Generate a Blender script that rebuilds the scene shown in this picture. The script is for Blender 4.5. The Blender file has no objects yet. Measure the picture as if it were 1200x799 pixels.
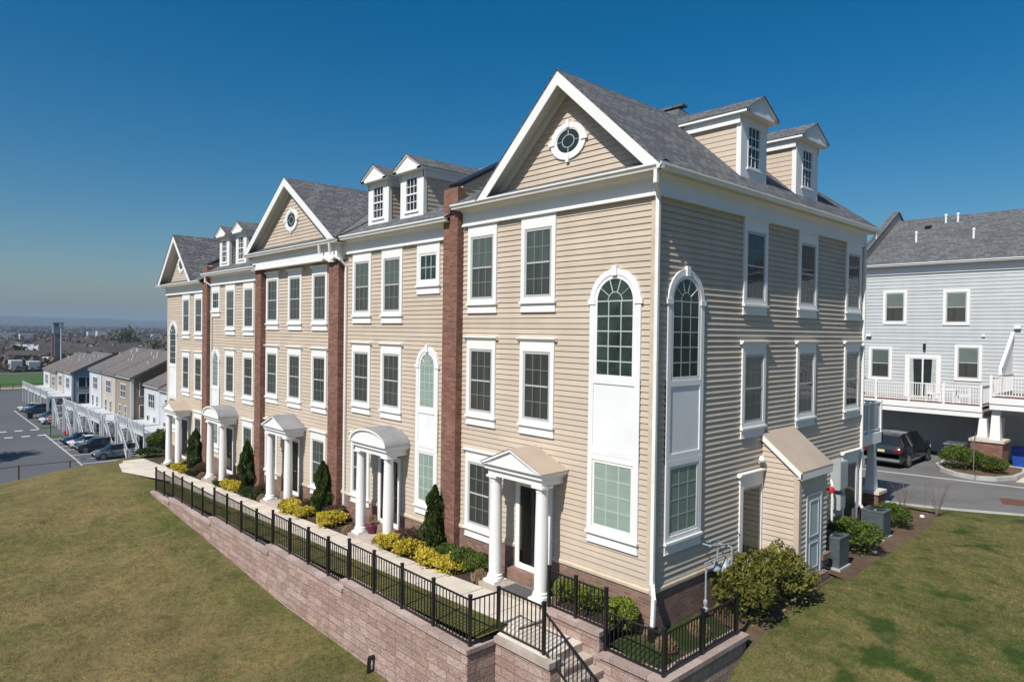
import bpy, math, random
from mathutils import Vector, Matrix, noise
R = math.radians
random.seed(7)
scene = bpy.context.scene
COL = scene.collection

# ------------------------------------------------------------------ materials
def new_mat(name):
    m = bpy.data.materials.new(name); m.use_nodes = True
    nt = m.node_tree; b = nt.nodes['Principled BSDF']
    return m, nt, b
def N(nt, t, **k):
    n = nt.nodes.new(t)
    for a, v in k.items(): setattr(n, a, v)
    return n
def coords(nt, kind='Object', scale=(1, 1, 1)):
    t = N(nt, 'ShaderNodeTexCoord'); m = N(nt, 'ShaderNodeMapping')
    m.inputs['Scale'].default_value = scale
    nt.links.new(t.outputs[kind], m.inputs['Vector']); return m.outputs['Vector']
def world_pos(nt, scale=(1, 1, 1)):
    t = N(nt, 'ShaderNodeNewGeometry'); m = N(nt, 'ShaderNodeMapping')
    m.inputs['Scale'].default_value = scale
    nt.links.new(t.outputs['Position'], m.inputs['Vector']); return m.outputs['Vector']
def noise_tex(nt, vec, scale, detail=4, rough=.6):
    n = N(nt, 'ShaderNodeTexNoise'); n.inputs['Scale'].default_value = scale
    n.inputs['Detail'].default_value = detail; n.inputs['Roughness'].default_value = rough
    nt.links.new(vec, n.inputs['Vector']); return n.outputs['Fac']
def ramp(nt, fac, stops):
    r = N(nt, 'ShaderNodeValToRGB'); nt.links.new(fac, r.inputs['Fac'])
    el = r.color_ramp.elements
    while len(el) < len(stops): el.new(.5)
    for e, (p, c) in zip(el, stops): e.position = p; e.color = (*c, 1)
    return r.outputs['Color']
def mixc(nt, fac, a, b, mode='MIX'):
    m = N(nt, 'ShaderNodeMix', data_type='RGBA', blend_type=mode)
    for s, v in ((m.inputs[0], fac), (m.inputs[6], a), (m.inputs[7], b)):
        if isinstance(v, (int, float)): s.default_value = v
        elif isinstance(v, tuple): s.default_value = (*v, 1)
        else: nt.links.new(v, s)
    return m.outputs[2]
def bump(nt, b, h, strength=.3, dist=.02):
    n = N(nt, 'ShaderNodeBump'); n.inputs['Strength'].default_value = strength
    n.inputs['Distance'].default_value = dist
    nt.links.new(h, n.inputs['Height']); nt.links.new(n.outputs['Normal'], b.inputs['Normal'])
def plain(name, c, rough=.5, var=.06, nscale=3, metal=0, bmp=0, bscale=60, spec=.5, dirt=0):
    m, nt, b = new_mat(name)
    v = world_pos(nt)
    f = noise_tex(nt, v, nscale)
    lo = tuple(x * (1 - var * 2) for x in c); hi = tuple(min(1, x * (1 + var)) for x in c)
    col = ramp(nt, f, [(.3, lo), (.65, hi)])
    if dirt:
        g = noise_tex(nt, world_pos(nt, (3, 3, .35)), 2.2, 5)
        col = mixc(nt, ramp(nt, g, [(.5, (0, 0, 0)), (.8, (dirt, dirt, dirt))]), col, tuple(x * .72 for x in c))
    nt.links.new(col, b.inputs['Base Color'])
    b.inputs['Roughness'].default_value = rough; b.inputs['Metallic'].default_value = metal
    b.inputs['Specular IOR Level'].default_value = spec
    if bmp: bump(nt, b, noise_tex(nt, v, bscale, 5), bmp, .01)
    return m
def brick_mat(name, c1, c2, mortar, bw, rh, ms, bumpd=.006, nvar=.5, rough=.85, squash=1, sfreq=2, rockbump=0):
    m, nt, b = new_mat(name)
    uv = N(nt, 'ShaderNodeUVMap').outputs['UV']
    br = N(nt, 'ShaderNodeTexBrick')
    br.inputs['Scale'].default_value = 1; br.inputs['Brick Width'].default_value = bw
    br.inputs['Row Height'].default_value = rh; br.inputs['Mortar Size'].default_value = ms
    br.inputs['Mortar Smooth'].default_value = .25; br.squash = squash; br.squash_frequency = sfreq
    br.inputs['Color1'].default_value = (*c1, 1); br.inputs['Color2'].default_value = (*c2, 1)
    br.inputs['Mortar'].default_value = (*mortar, 1); br.inputs['Bias'].default_value = 0
    nt.links.new(uv, br.inputs['Vector'])
    wp = world_pos(nt)
    # per brick tint from a second brick grid in white/black
    br2 = N(nt, 'ShaderNodeTexBrick'); br2.squash = squash; br2.squash_frequency = sfreq
    for k in ('Scale', 'Brick Width', 'Row Height'): br2.inputs[k].default_value = br.inputs[k].default_value
    br2.inputs['Mortar Size'].default_value = 0
    br2.inputs['Color1'].default_value = (.25, .25, .25, 1); br2.inputs['Color2'].default_value = (.95, .95, .95, 1)
    br2.inputs['Bias'].default_value = -.35
    nt.links.new(uv, br2.inputs['Vector'])
    n1 = noise_tex(nt, wp, 1.1, 3); n2 = noise_tex(nt, wp, 24, 4)
    col = mixc(nt, nvar, br.outputs['Color'], ramp(nt, n2, [(.3, (.55, .55, .55)), (.7, (1.35, 1.35, 1.35))]), 'MULTIPLY')
    col = mixc(nt, .5 if rockbump and False else .32, col, br2.outputs['Color'], 'MULTIPLY')
    if rockbump: col = mixc(nt, ramp(nt, noise_tex(nt, wp, 2.6, 6, .75), [(.52, (0, 0, 0)), (.68, (.5, .5, .5))]), col, (.42, .38, .37))
    col = mixc(nt, .4, col, ramp(nt, n1, [(.3, (.75, .72, .7)), (.7, (1.2, 1.15, 1.12))]), 'MULTIPLY')
    nt.links.new(col, b.inputs['Base Color']); b.inputs['Roughness'].default_value = rough
    inv = N(nt, 'ShaderNodeMath', operation='SUBTRACT'); inv.inputs[0].default_value = 1
    nt.links.new(br.outputs['Fac'], inv.inputs[1])
    h = inv.outputs[0]
    ad = N(nt, 'ShaderNodeMath', operation='MULTIPLY_ADD'); nt.links.new(noise_tex(nt, wp, 13 if rockbump else 40, 6), ad.inputs[0])
    ad.inputs[1].default_value = rockbump or .25; nt.links.new(h, ad.inputs[2])
    bump(nt, b, ad.outputs[0], .9, bumpd)
    return m
def shingle_mat(name, c1, c2, rough=.9):
    m, nt, b = new_mat(name)
    uv = N(nt, 'ShaderNodeUVMap').outputs['UV']
    br = N(nt, 'ShaderNodeTexBrick')
    for k, v in (('Scale', 1), ('Brick Width', .3), ('Row Height', .145), ('Mortar Size', .016), ('Bias', -.1)): br.inputs[k].default_value = v
    br.squash = 1.7; br.squash_frequency = 3; br.offset = .37
    br.inputs['Color1'].default_value = (*c1, 1); br.inputs['Color2'].default_value = (*c2, 1)
    br.inputs['Mortar'].default_value = tuple(x * .4 for x in c1) + (1,)
    nt.links.new(uv, br.inputs['Vector'])
    wp = world_pos(nt)
    col = mixc(nt, .8, br.outputs['Color'], ramp(nt, noise_tex(nt, wp, 16, 3, .8), [(.35, (.68, .68, .68)), (.65, (1.3, 1.3, 1.3))]), 'MULTIPLY')
    col = mixc(nt, .5, col, ramp(nt, noise_tex(nt, wp, 90, 2), [(.3, (.6, .6, .6)), (.7, (1.4, 1.4, 1.4))]), 'MULTIPLY')
    col = mixc(nt, .5, col, ramp(nt, noise_tex(nt, world_pos(nt, (.6, .6, .2)), 1, 3), [(.3, (.92, .92, .92)), (.7, (1.06, 1.06, 1.06))]), 'MULTIPLY')
    nt.links.new(col, b.inputs['Base Color']); b.inputs['Roughness'].default_value = rough
    b.inputs['Specular IOR Level'].default_value = .25
    inv = N(nt, 'ShaderNodeMath', operation='MULTIPLY_ADD'); nt.links.new(br.outputs['Fac'], inv.inputs[0])
    inv.inputs[1].default_value = -1; nt.links.new(noise_tex(nt, wp, 60, 4), inv.inputs[2])
    bump(nt, b, inv.outputs[0], .7, .008)
    return m
def glass_mat(name, tint=.75, refl=1.0):
    m, nt, b = new_mat(name)
    nt.nodes.remove(b)
    out = nt.nodes['Material Output']
    tr = N(nt, 'ShaderNodeBsdfTransparent'); tr.inputs['Color'].default_value = (tint * .93, tint, tint * .97, 1)
    gl = N(nt, 'ShaderNodeBsdfGlossy'); gl.inputs['Roughness'].default_value = .015
    gl.inputs['Color'].default_value = (.95, .97, 1, 1)
    fr = N(nt, 'ShaderNodeLayerWeight'); fr.inputs['Blend'].default_value = .5      # same from both sides
    pw = N(nt, 'ShaderNodeMath', operation='POWER'); pw.inputs[1].default_value = 4; nt.links.new(fr.outputs['Facing'], pw.inputs[0])
    mu = N(nt, 'ShaderNodeMath', operation='MULTIPLY_ADD'); mu.inputs[1].default_value = .5*refl; mu.inputs[2].default_value = .045*refl; mu.use_clamp = True
    nt.links.new(pw.outputs[0], mu.inputs[0])
    bp = N(nt, 'ShaderNodeBump'); bp.inputs['Strength'].default_value = .08; bp.inputs['Distance'].default_value = .05
    nt.links.new(noise_tex(nt, world_pos(nt), 1.3, 2), bp.inputs['Height'])
    nt.links.new(bp.outputs[0], gl.inputs['Normal'])
    mx = N(nt, 'ShaderNodeMixShader')
    nt.links.new(mu.outputs[0], mx.inputs[0]); nt.links.new(tr.outputs[0], mx.inputs[1]); nt.links.new(gl.outputs[0], mx.inputs[2])
    nt.links.new(mx.outputs[0], out.inputs['Surface'])
    return m
def blind_mat(name, c, folds=.25, scale=7, vertical=False):
    m, nt, b = new_mat(name)
    f = noise_tex(nt, coords(nt, 'Object', (scale, scale, .3) if vertical else (.5, .5, 2.5)), 2.2, 2)
    col = ramp(nt, f, [(.35, tuple(x * (1 - folds) for x in c)), (.65, c)])
    oi = N(nt, 'ShaderNodeObjectInfo')
    col = mixc(nt, .7, col, ramp(nt, oi.outputs['Random'], [(0, (.62, .63, .64)), (1, (1.3, 1.28, 1.24))]), 'MULTIPLY')
    nt.links.new(col, b.inputs['Base Color']); b.inputs['Roughness'].default_value = .85
    return m
def leaf_mat(name, stops, scale=2.5, trans=.25):
    m, nt, b = new_mat(name)
    wp = world_pos(nt)
    f1 = noise_tex(nt, wp, scale, 3); f2 = noise_tex(nt, wp, 38, 2)
    mm = N(nt, 'ShaderNodeMix', data_type='FLOAT'); mm.inputs[0].default_value = .55
    nt.links.new(f1, mm.inputs[2]); nt.links.new(f2, mm.inputs[3])
    col = ramp(nt, mm.outputs[0], stops)
    nt.links.new(col, b.inputs['Base Color']); b.inputs['Roughness'].default_value = .55
    b.inputs['Specular IOR Level'].default_value = .3
    out = nt.nodes['Material Output']
    t = N(nt, 'ShaderNodeBsdfTranslucent'); nt.links.new(col, t.inputs['Color'])
    mx = N(nt, 'ShaderNodeMixShader'); mx.inputs[0].default_value = trans
    nt.links.new(b.outputs[0], mx.inputs[1]); nt.links.new(t.outputs[0], mx.inputs[2])
    nt.links.new(mx.outputs[0], out.inputs['Surface'])
    return m
def siding_mat(name, c):
    m, nt, b = new_mat(name)
    wp = world_pos(nt)
    # each board length weathers a little differently
    uv = N(nt, 'ShaderNodeUVMap').outputs['UV']
    br = N(nt, 'ShaderNodeTexBrick')
    for k, v in (('Scale', 1), ('Brick Width', 3.6), ('Row Height', .138), ('Mortar Size', 0), ('Bias', 0)): br.inputs[k].default_value = v
    br.inputs['Color1'].default_value = (.94, .94, .94, 1); br.inputs['Color2'].default_value = (1.05, 1.05, 1.05, 1)
    br.offset = .41
    nt.links.new(uv, br.inputs['Vector'])
    col = mixc(nt, 1, c, br.outputs['Color'], 'MULTIPLY')
    col = mixc(nt, .5, col, ramp(nt, noise_tex(nt, world_pos(nt, (1.2, 1.2, .25)), 1.4, 5), [(.3, (.88, .87, .86)), (.7, (1.08, 1.08, 1.08))]), 'MULTIPLY')
    nt.links.new(col, b.inputs['Base Color']); b.inputs['Roughness'].default_value = .5
    b.inputs['Specular IOR Level'].default_value = .4
    bump(nt, b, noise_tex(nt, world_pos(nt, (3, 3, 60)), 3, 3), .12, .004)
    return m

M = {}
M['siding'] = siding_mat('tan_siding', (.50, .42, .336))
M['siding_grey'] = siding_mat('grey_siding', (.445, .475, .485))
M['white'] = plain('white_trim_paint', (.74, .74, .735), .45, .02, .6, dirt=.07)
M['bars_grey'] = plain('grey_glazing_bars', (.30, .31, .31), .5, .03, 2)
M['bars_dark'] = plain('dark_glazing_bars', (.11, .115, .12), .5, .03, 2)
M['sash_grey'] = plain('grey_sash', (.42, .43, .43), .45, .03, 2)
M['soffit'] = plain('cream_soffit', (.66, .585, .48), .6, .03, 2)
M['white_panel'] = plain('white_panel_board', (.72, .73, .74), .5, .03, 1)
M['gutter'] = plain('white_aluminium', (.74, .74, .73), .35, .04, 2)
M['beige'] = plain('beige_band', (.52, .43, .33), .6, .08, 4, bmp=.2)
M['brick'] = brick_mat('red_brown_brick', (.20, .075, .05), (.30, .13, .09), (.24, .19, .16), .205, .073, .008)
M['brick_tan'] = brick_mat('brown_brick_base', (.22, .12, .09), (.30, .17, .13), (.28, .23, .20), .205, .073, .009)
M['block'] = brick_mat('split_face_block', (.40, .262, .222), (.48, .35, .303), (.28, .20, .175), .42, .2, .009, .035, .6, .9, 1.6, 2, 1.5)
M['capstone'] = brick_mat('wall_capstone', (.40, .30, .27), (.46, .36, .33), (.2, .16, .15), .46, 3.1, .006, .012, .5, .9, 1.3, 2, .5)
M['shingle'] = shingle_mat('grey_asphalt_shingle', (.095, .10, .108), (.185, .19, .20))
M['shingle_brown'] = shingle_mat('brown_grey_shingle', (.14, .125, .12), (.20, .18, .17))
M['tan_metal'] = plain('tan_metal_roofing', (.42, .34, .265), .5, .06, 1.5)
M['grey_metal'] = plain('grey_metal_roofing', (.25, .25, .26), .5, .1, 1.5)
M['glass'] = glass_mat('window_glass', .8, 1.0)
M['glass_dark'] = glass_mat('door_glass', .3, 1.0)
M['blind'] = blind_mat('grey_blind', (.155, .165, .15), .3, 5, True)
M['curtain'] = blind_mat('dark_curtain', (.095, .088, .08), .35, 5, True)
M['grey_shade'] = blind_mat('soft_grey_shade', (.23, .255, .25), .12)
M['screen'] = plain('insect_screen', (.055, .055, .055), .8, .1, 2)
M['pale_blind'] = blind_mat('pale_green_blind', (.42, .475, .45), .15)
M['room'] = plain('dark_room', (.025, .028, .032), .7, .4, 1.2)  # sheet painted dark behind panes, stands in for an unlit room
M['roomgreen'] = plain('green_room', (.035, .055, .05), .7, .5, 1.6)  # same unlit-room sheet, tinted green
M['door_dark'] = plain('dark_brown_door', (.035, .026, .022), .4, .1, 3)
M['door_blue'] = plain('pale_blue_grey_door', (.42, .47, .50), .45, .03, 2)
M['black'] = plain('black_metal', (.012, .012, .013), .35, .1, 5)
M['concrete'] = plain('concrete', (.56, .50, .43), .9, .08, 1.2, bmp=.3, dirt=.5)
M['concrete_step'] = plain('concrete_steps', (.38, .325, .275), .9, .14, 1.6, bmp=.35, dirt=.5)
M['asphalt'] = plain('asphalt', (.135, .132, .13), .92, .12, .45, bmp=.4, bscale=90)
M['asphalt_far'] = plain('parking_asphalt', (.085, .09, .10), .92, .08, .08, bmp=.2, bscale=20)
M['paint'] = plain('road_paint', (.62, .62, .60), .8, .1, 2)
M['kerb'] = plain('kerb_concrete', (.40, .39, .37), .9, .08, 1.5, bmp=.2)
M['mulch'] = None
M['grey_box'] = plain('grey_painted_steel', (.34, .37, .37), .45, .05, 2)
M['grey_pipe'] = plain('blue_grey_pipe', (.28, .33, .36), .4, .08, 6)
M['ac'] = plain('green_grey_louvre', (.085, .11, .115), .5, .1, 5)
M['red'] = plain('red_plastic', (.55, .02, .02), .4, .05, 3)
M['mat'] = plain('grey_doormat', (.09, .085, .09), .95, .2, 20, bmp=.5)
M['purple'] = plain('purple_glaze', (.13, .012, .05), .3, .1, 4)
M['deckwood'] = plain('brown_deck_board', (.16, .08, .06), .8, .15, 4)
M['bark'] = plain('brown_bark', (.10, .07, .05), .9, .3, 8, bmp=.5)
M['car_glass'] = plain('car_glass', (.01, .012, .014), .05, .1, 1, spec=.8)
M['tyre'] = plain('tyre_rubber', (.012, .012, .012), .85, .1, 5)
M['rim'] = plain('alloy_rim', (.45, .46, .47), .3, .05, 4, metal=.8)
M['taillight'] = plain('red_lamp', (.20, .012, .015), .2, .1, 4)
M['headlight'] = plain('clear_lamp', (.55, .57, .6), .15, .05, 4)
M['plate'] = plain('yellow_plate', (.62, .52, .22), .5, .05, 10)
M['chrome'] = plain('silver_trim', (.45, .46, .47), .25, .05, 4, metal=.7)
M['bin_grey'] = plain('grey_bin_plastic', (.075, .085, .095), .5, .08, 3)
M['bin_blue'] = plain('blue_bin_plastic', (.01, .06, .35), .5, .08, 3)
M['rust'] = plain('rusty_iron', (.13, .05, .03), .8, .15, 6)
def paint(name, c):
    m = plain(name, c, .25, .02, 1)
    m.node_tree.nodes['Principled BSDF'].inputs['Coat Weight'].default_value = .8
    return m
def ground_mat(name, stops, big=.12, mid=1.3, fine=26, bmp=.6, wts=(.45, .3)):
    m, nt, b = new_mat(name)
    wp = world_pos(nt)
    a = noise_tex(nt, wp, big, 5, .6); c = noise_tex(nt, wp, mid, 5, .65); d = noise_tex(nt, wp, fine, 4, .8)
    m1 = N(nt, 'ShaderNodeMix', data_type='FLOAT'); m1.inputs[0].default_value = wts[0]; nt.links.new(a, m1.inputs[2]); nt.links.new(c, m1.inputs[3])
    m2 = N(nt, 'ShaderNodeMix', data_type='FLOAT'); m2.inputs[0].default_value = wts[1]; nt.links.new(m1.outputs[0], m2.inputs[2]); nt.links.new(d, m2.inputs[3])
    nt.links.new(ramp(nt, m2.outputs[0], stops), b.inputs['Base Color'])
    b.inputs['Roughness'].default_value = .95; b.inputs['Specular IOR Level'].default_value = .15
    bump(nt, b, d, bmp, .04)
    return m
def lawn_mat(name='lawn_grass', lift=1.0):
    m, nt, b = new_mat(name)
    wp = world_pos(nt)
    sep = N(nt, 'ShaderNodeSeparateXYZ'); nt.links.new(wp, sep.inputs[0])
    fine = noise_tex(nt, wp, 22, 5, .85); mid = noise_tex(nt, wp, 1.6, 5, .7); big = noise_tex(nt, wp, .16, 4, .6)
    straw = ramp(nt, fine, [(.3, (.098, .080, .034)), (.5, (.185, .148, .066)), (.72, (.30, .245, .122))])
    green = ramp(nt, fine, [(.3, (.040, .058, .013)), (.5, (.080, .100, .026)), (.72, (.14, .15, .05))])
    # greener east of the house and along the foot of the wall, straw coloured on the open slope
    mr = N(nt, 'ShaderNodeMapRange'); nt.links.new(sep.outputs['X'], mr.inputs['Value'])
    mr.inputs['From Min'].default_value = -2; mr.inputs['From Max'].default_value = 1.5
    mr2 = N(nt, 'ShaderNodeMapRange'); nt.links.new(sep.outputs['Y'], mr2.inputs['Value'])
    mr2.inputs['From Min'].default_value = -5.2; mr2.inputs['From Max'].default_value = -3.2
    mx = N(nt, 'ShaderNodeMath', operation='MAXIMUM'); nt.links.new(mr.outputs[0], mx.inputs[0]); nt.links.new(mr2.outputs[0], mx.inputs[1])
    s1 = N(nt, 'ShaderNodeMath', operation='MULTIPLY_ADD'); nt.links.new(mx.outputs[0], s1.inputs[0]); s1.inputs[1].default_value = .46
    f = N(nt, 'ShaderNodeMix', data_type='FLOAT'); f.inputs[0].default_value = .5; nt.links.new(mid, f.inputs[2]); nt.links.new(big, f.inputs[3])
    s2 = N(nt, 'ShaderNodeMath', operation='MULTIPLY_ADD'); nt.links.new(f.outputs[0], s2.inputs[0]); s2.inputs[1].default_value = 4.2; s2.inputs[2].default_value = -1.93
    nt.links.new(s2.outputs[0], s1.inputs[2]); s1.use_clamp = True
    col = mixc(nt, s1.outputs[0], straw, green)
    col = mixc(nt, .75, col, ramp(nt, noise_tex(nt, wp, 6.5, 6, .75), [(.34, (.55, .56, .52)), (.5, (1, 1, 1)), (.68, (1.42, 1.38, 1.32))]), 'MULTIPLY')
    # dark clover patches
    pt = noise_tex(nt, world_pos(nt, (1, 1, 1)), 1.0, 3, .5)
    pm = ramp(nt, pt, [(.56, (0, 0, 0)), (.66, (.9, .9, .9))])
    col = mixc(nt, .8, col, ramp(nt, noise_tex(nt, wp, .55, 4, .7), [(.36, (.76, .79, .76)), (.5, (1, 1, 1)), (.66, (1.22, 1.17, 1.12))]), 'MULTIPLY')
    pk = N(nt, 'ShaderNodeMath', operation='MULTIPLY_ADD'); nt.links.new(mr.outputs[0], pk.inputs[0]); pk.inputs[1].default_value = .75; pk.inputs[2].default_value = .25
    pq = N(nt, 'ShaderNodeMath', operation='MULTIPLY'); nt.links.new(pk.outputs[0], pq.inputs[0]); nt.links.new(pm, pq.inputs[1]); pm = pq.outputs[0]
    col = mixc(nt, pm, col, ramp(nt, fine, [(.3, (.018, .042, .008)), (.7, (.05, .085, .02))]))
    if lift != 1: col = mixc(nt, 1, col, (lift, lift*.97, lift*.9), 'MULTIPLY')
    nt.links.new(col, b.inputs['Base Color'])
    b.inputs['Roughness'].default_value = .95; b.inputs['Specular IOR Level'].default_value = .1
    if lift == 1: bump(nt, b, fine, .9, .05)
    return m
M['lawn'] = lawn_mat(); M['blade'] = lawn_mat('grass_blade', 1.35)
M['mulch'] = ground_mat('brown_mulch', [(.3, (.03, .022, .018)), (.5, (.07, .05, .042)), (.7, (.12, .09, .075))], .5, 4, 45, 1)
M['mulch_tan'] = ground_mat('tan_mulch', [(.3, (.07, .045, .03)), (.5, (.14, .095, .065)), (.7, (.22, .155, .11))], .5, 4, 45, 1)
M['bedgreen'] = ground_mat('bed_ground_cover', [(.36, (.02, .045, .012)), (.5, (.045, .07, .022)), (.56, (.09, .08, .04)), (.64, (.28, .17, .085))], .9, 2.2, 40, 1, (.5, .28))
M['farground'] = ground_mat('far_ground', [(.3, (.05, .042, .034)), (.5, (.085, .068, .052)), (.7, (.11, .10, .06))], .006, .04, .6, .3)
M['field'] = ground_mat('playing_field', [(.3, (.04, .085, .022)), (.7, (.065, .125, .035))], .05, .3, 5, .2)
M['dirt'] = ground_mat('bare_earth', [(.3, (.25, .19, .13)), (.7, (.36, .28, .2))], .05, .3, 5, .2)
M['wood_far'] = leaf_mat('bare_woodland', [(.3, (.06, .044, .032)), (.5, (.10, .074, .054)), (.7, (.14, .112, .07))], .012, .1)
M['hills'] = ground_mat('far_hills', [(.3, (.05, .06, .05)), (.7, (.09, .09, .07))], .0012, .006, .05, .1)
M['arb'] = leaf_mat('arborvitae_leaf', [(.3, (.012, .030, .008)), (.5, (.045, .075, .014)), (.70, (.12, .15, .03))])
M['yellow'] = leaf_mat('golden_leaf', [(.3, (.26, .22, .025)), (.5, (.54, .44, .05)), (.7, (.74, .62, .10))])
M['boxwood'] = leaf_mat('boxwood_leaf', [(.3, (.028, .055, .010)), (.5, (.085, .13, .02)), (.70, (.19, .24, .035))])
M['bright'] = leaf_mat('bright_green_leaf', [(.3, (.08, .11, .015)), (.5, (.20, .24, .035)), (.70, (.36, .38, .06))])
M['olive'] = leaf_mat('olive_leaf', [(.3, (.035, .045, .010)), (.5, (.12, .13, .025)), (.66, (.33, .29, .07))])
M['juniper'] = leaf_mat('dark_low_shrub_leaf', [(.3, (.02, .035, .012)), (.5, (.045, .07, .02)), (.72, (.085, .11, .04))])
M['reddish'] = leaf_mat('reddish_twig', [(.3, (.055, .035, .025)), (.5, (.11, .07, .045)), (.72, (.17, .12, .07))], 4)
M['straw'] = leaf_mat('dry_grass_blade', [(.3, (.20, .14, .08)), (.5, (.34, .25, .15)), (.72, (.48, .37, .24))], 6)
M['twig'] = plain('grey_twig', (.16, .12, .10), .9, .2, 8)
M['spring'] = leaf_mat('spring_tree_leaf', [(.3, (.07, .065, .03)), (.5, (.12, .115, .045)), (.72, (.18, .17, .06))], .1)

# ------------------------------------------------------------------ mesh builder
WO = {}
class MB:
    def __init__(s): s.v = []; s.f = []; s.m = []
    def quad(s, a, b, c, d, mi=0):
        n = len(s.v); s.v += [tuple(a), tuple(b), tuple(c), tuple(d)]; s.f.append((n, n+1, n+2, n+3)); s.m.append(mi)
    def poly(s, pts, mi=0):
        n = len(s.v); s.v += [tuple(p) for p in pts]; s.f.append(tuple(range(n, n + len(pts)))); s.m.append(mi)
    def box(s, x0, x1, y0, y1, z0, z1, mi=0):
        if x0 > x1: x0, x1 = x1, x0
        if y0 > y1: y0, y1 = y1, y0
        if z0 > z1: z0, z1 = z1, z0
        n = len(s.v)
        s.v += [(x0,y0,z0),(x1,y0,z0),(x1,y1,z0),(x0,y1,z0),(x0,y0,z1),(x1,y0,z1),(x1,y1,z1),(x0,y1,z1)]
        for q in ((0,3,2,1),(4,5,6,7),(0,1,5,4),(1,2,6,5),(2,3,7,6),(3,0,4,7)):
            s.f.append(tuple(n + i for i in q)); s.m.append(mi)
    def obox(s, c, ax, ay, az, mi=0):
        """box with centre c and half-axis vectors"""
        c = Vector(c); ax = Vector(ax); ay = Vector(ay); az = Vector(az); n = len(s.v)
        for sz in (-1, 1):
            for sx, sy in ((-1,-1),(1,-1),(1,1),(-1,1)): s.v.append(tuple(c + ax*sx + ay*sy + az*sz))
        for q in ((0,3,2,1),(4,5,6,7),(0,1,5,4),(1,2,6,5),(2,3,7,6),(3,0,4,7)):
            s.f.append(tuple(n + i for i in q)); s.m.append(mi)
    def bar(s, a, b, w, h=None, mi=0):
        a = Vector(a); b = Vector(b); d = (b - a); L = d.length
        if L < 1e-6: return
        d.normalize(); h = h or w
        up = Vector((0,0,1)) if abs(d.z) < .95 else Vector((0,1,0))
        sd = d.cross(up).normalized(); u2 = sd.cross(d).normalized()
        s.obox((a + b) / 2, d * L / 2, sd * w / 2, u2 * h / 2, mi)
    def tube(s, pts, r, n=8, mi=0, cap=True):
        pts = [Vector(p) for p in pts]; rs = r if isinstance(r, (list, tuple)) else [r] * len(pts)
        base = len(s.v)
        for i, p in enumerate(pts):
            d = (pts[min(i+1, len(pts)-1)] - pts[max(i-1, 0)]).normalized()
            up = Vector((0,0,1)) if abs(d.z) < .9 else Vector((1,0,0))
            a = d.cross(up).normalized(); b = d.cross(a).normalized()
            for k in range(n):
                t = 2*math.pi*k/n; s.v.append(tuple(p + (a*math.cos(t) + b*math.sin(t)) * rs[i]))
        for i in range(len(pts)-1):
            for k in range(n):
                q = base+i*n
                s.f.append((q+k, q+(k+1)%n, q+n+(k+1)%n, q+n+k)); s.m.append(mi)
        if cap:
            s.f.append(tuple(base+k for k in range(n))[::-1]); s.m.append(mi)
            e = base+(len(pts)-1)*n; s.f.append(tuple(e+k for k in range(n))); s.m.append(mi)
    def lathe(s, cx, cy, prof, n=20, mi=0):
        """prof: list of (r, z) bottom to top"""
        base = len(s.v)
        for r, z in prof:
            for k in range(n):
                t = 2*math.pi*k/n; s.v.append((cx + r*math.cos(t), cy + r*math.sin(t), z))
        for i in range(len(prof)-1):
            for k in range(n):
                q = base+i*n; s.f.append((q+k, q+(k+1)%n, q+n+(k+1)%n, q+n+k)); s.m.append(mi)
        s.f.append(tuple(base+k for k in range(n))[::-1]); s.m.append(mi)
        e = base+(len(prof)-1)*n; s.f.append(tuple(e+k for k in range(n))); s.m.append(mi)
    def prism(s, prof, axis, a, b, mi=0):
        """extrude a 2D profile along an axis. prof in (u, z): axis 'x' -> (y, z), axis 'y' -> (x, z)"""
        def P(t, u, z): return (t, u, z) if axis == 'x' else (u, t, z)
        n = len(prof)
        base = len(s.v)
        for t in (a, b):
            for u, z in prof: s.v.append(P(t, u, z))
        for i in range(n):
            j = (i+1) % n; s.f.append((base+i, base+j, base+n+j, base+n+i)); s.m.append(mi)
        s.f.append(tuple(base+i for i in range(n))[::-1]); s.m.append(mi)
        s.f.append(tuple(base+n+i for i in range(n))); s.m.append(mi)
    def build(s, name, mats, parent=None, origin=None, smooth=False, fixn=True):
        if not isinstance(mats, (list, tuple)): mats = [mats]
        po = WO.get(parent.name, Vector((0,0,0))) if parent else Vector((0,0,0))
        if origin is None: origin = po
        origin = Vector(origin)
        me = bpy.data.meshes.new(name)
        me.from_pydata([tuple(Vector(v) - origin) for v in s.v], [], s.f)
        for m in mats: me.materials.append(m)
        me.polygons.foreach_set('material_index', s.m)
        if fixn:
            import bmesh
            bm = bmesh.new(); bm.from_mesh(me)
            if smooth: bmesh.ops.remove_doubles(bm, verts=bm.verts, dist=1e-5)
            bmesh.ops.recalc_face_normals(bm, faces=bm.faces); bm.to_mesh(me); bm.free()
        if smooth:
            for p in me.polygons: p.use_smooth = True
        uvl = me.uv_layers.new(name='UVMap')
        me.update()
        ox, oy, oz = origin
        vs = me.vertices
        for p in me.polygons:
            nx, ny, nz = p.normal
            for li in p.loop_indices:
                c = vs[me.loops[li].vertex_index].co; x, y, z = c[0]+ox, c[1]+oy, c[2]+oz
                if abs(nz) > .97: uv = (x, y)
                else:
                    k = 1 / math.sqrt(max(1e-4, 1 - nz*nz))
                    uv = (y, z*k) if abs(nx) > abs(ny) else (x, z*k)
                uvl.data[li].uv = uv
        o = bpy.data.objects.new(name, me); COL.objects.link(o)
        if parent: o.parent = parent
        o.location = origin - po
        WO[o.name] = origin
        return o
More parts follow.
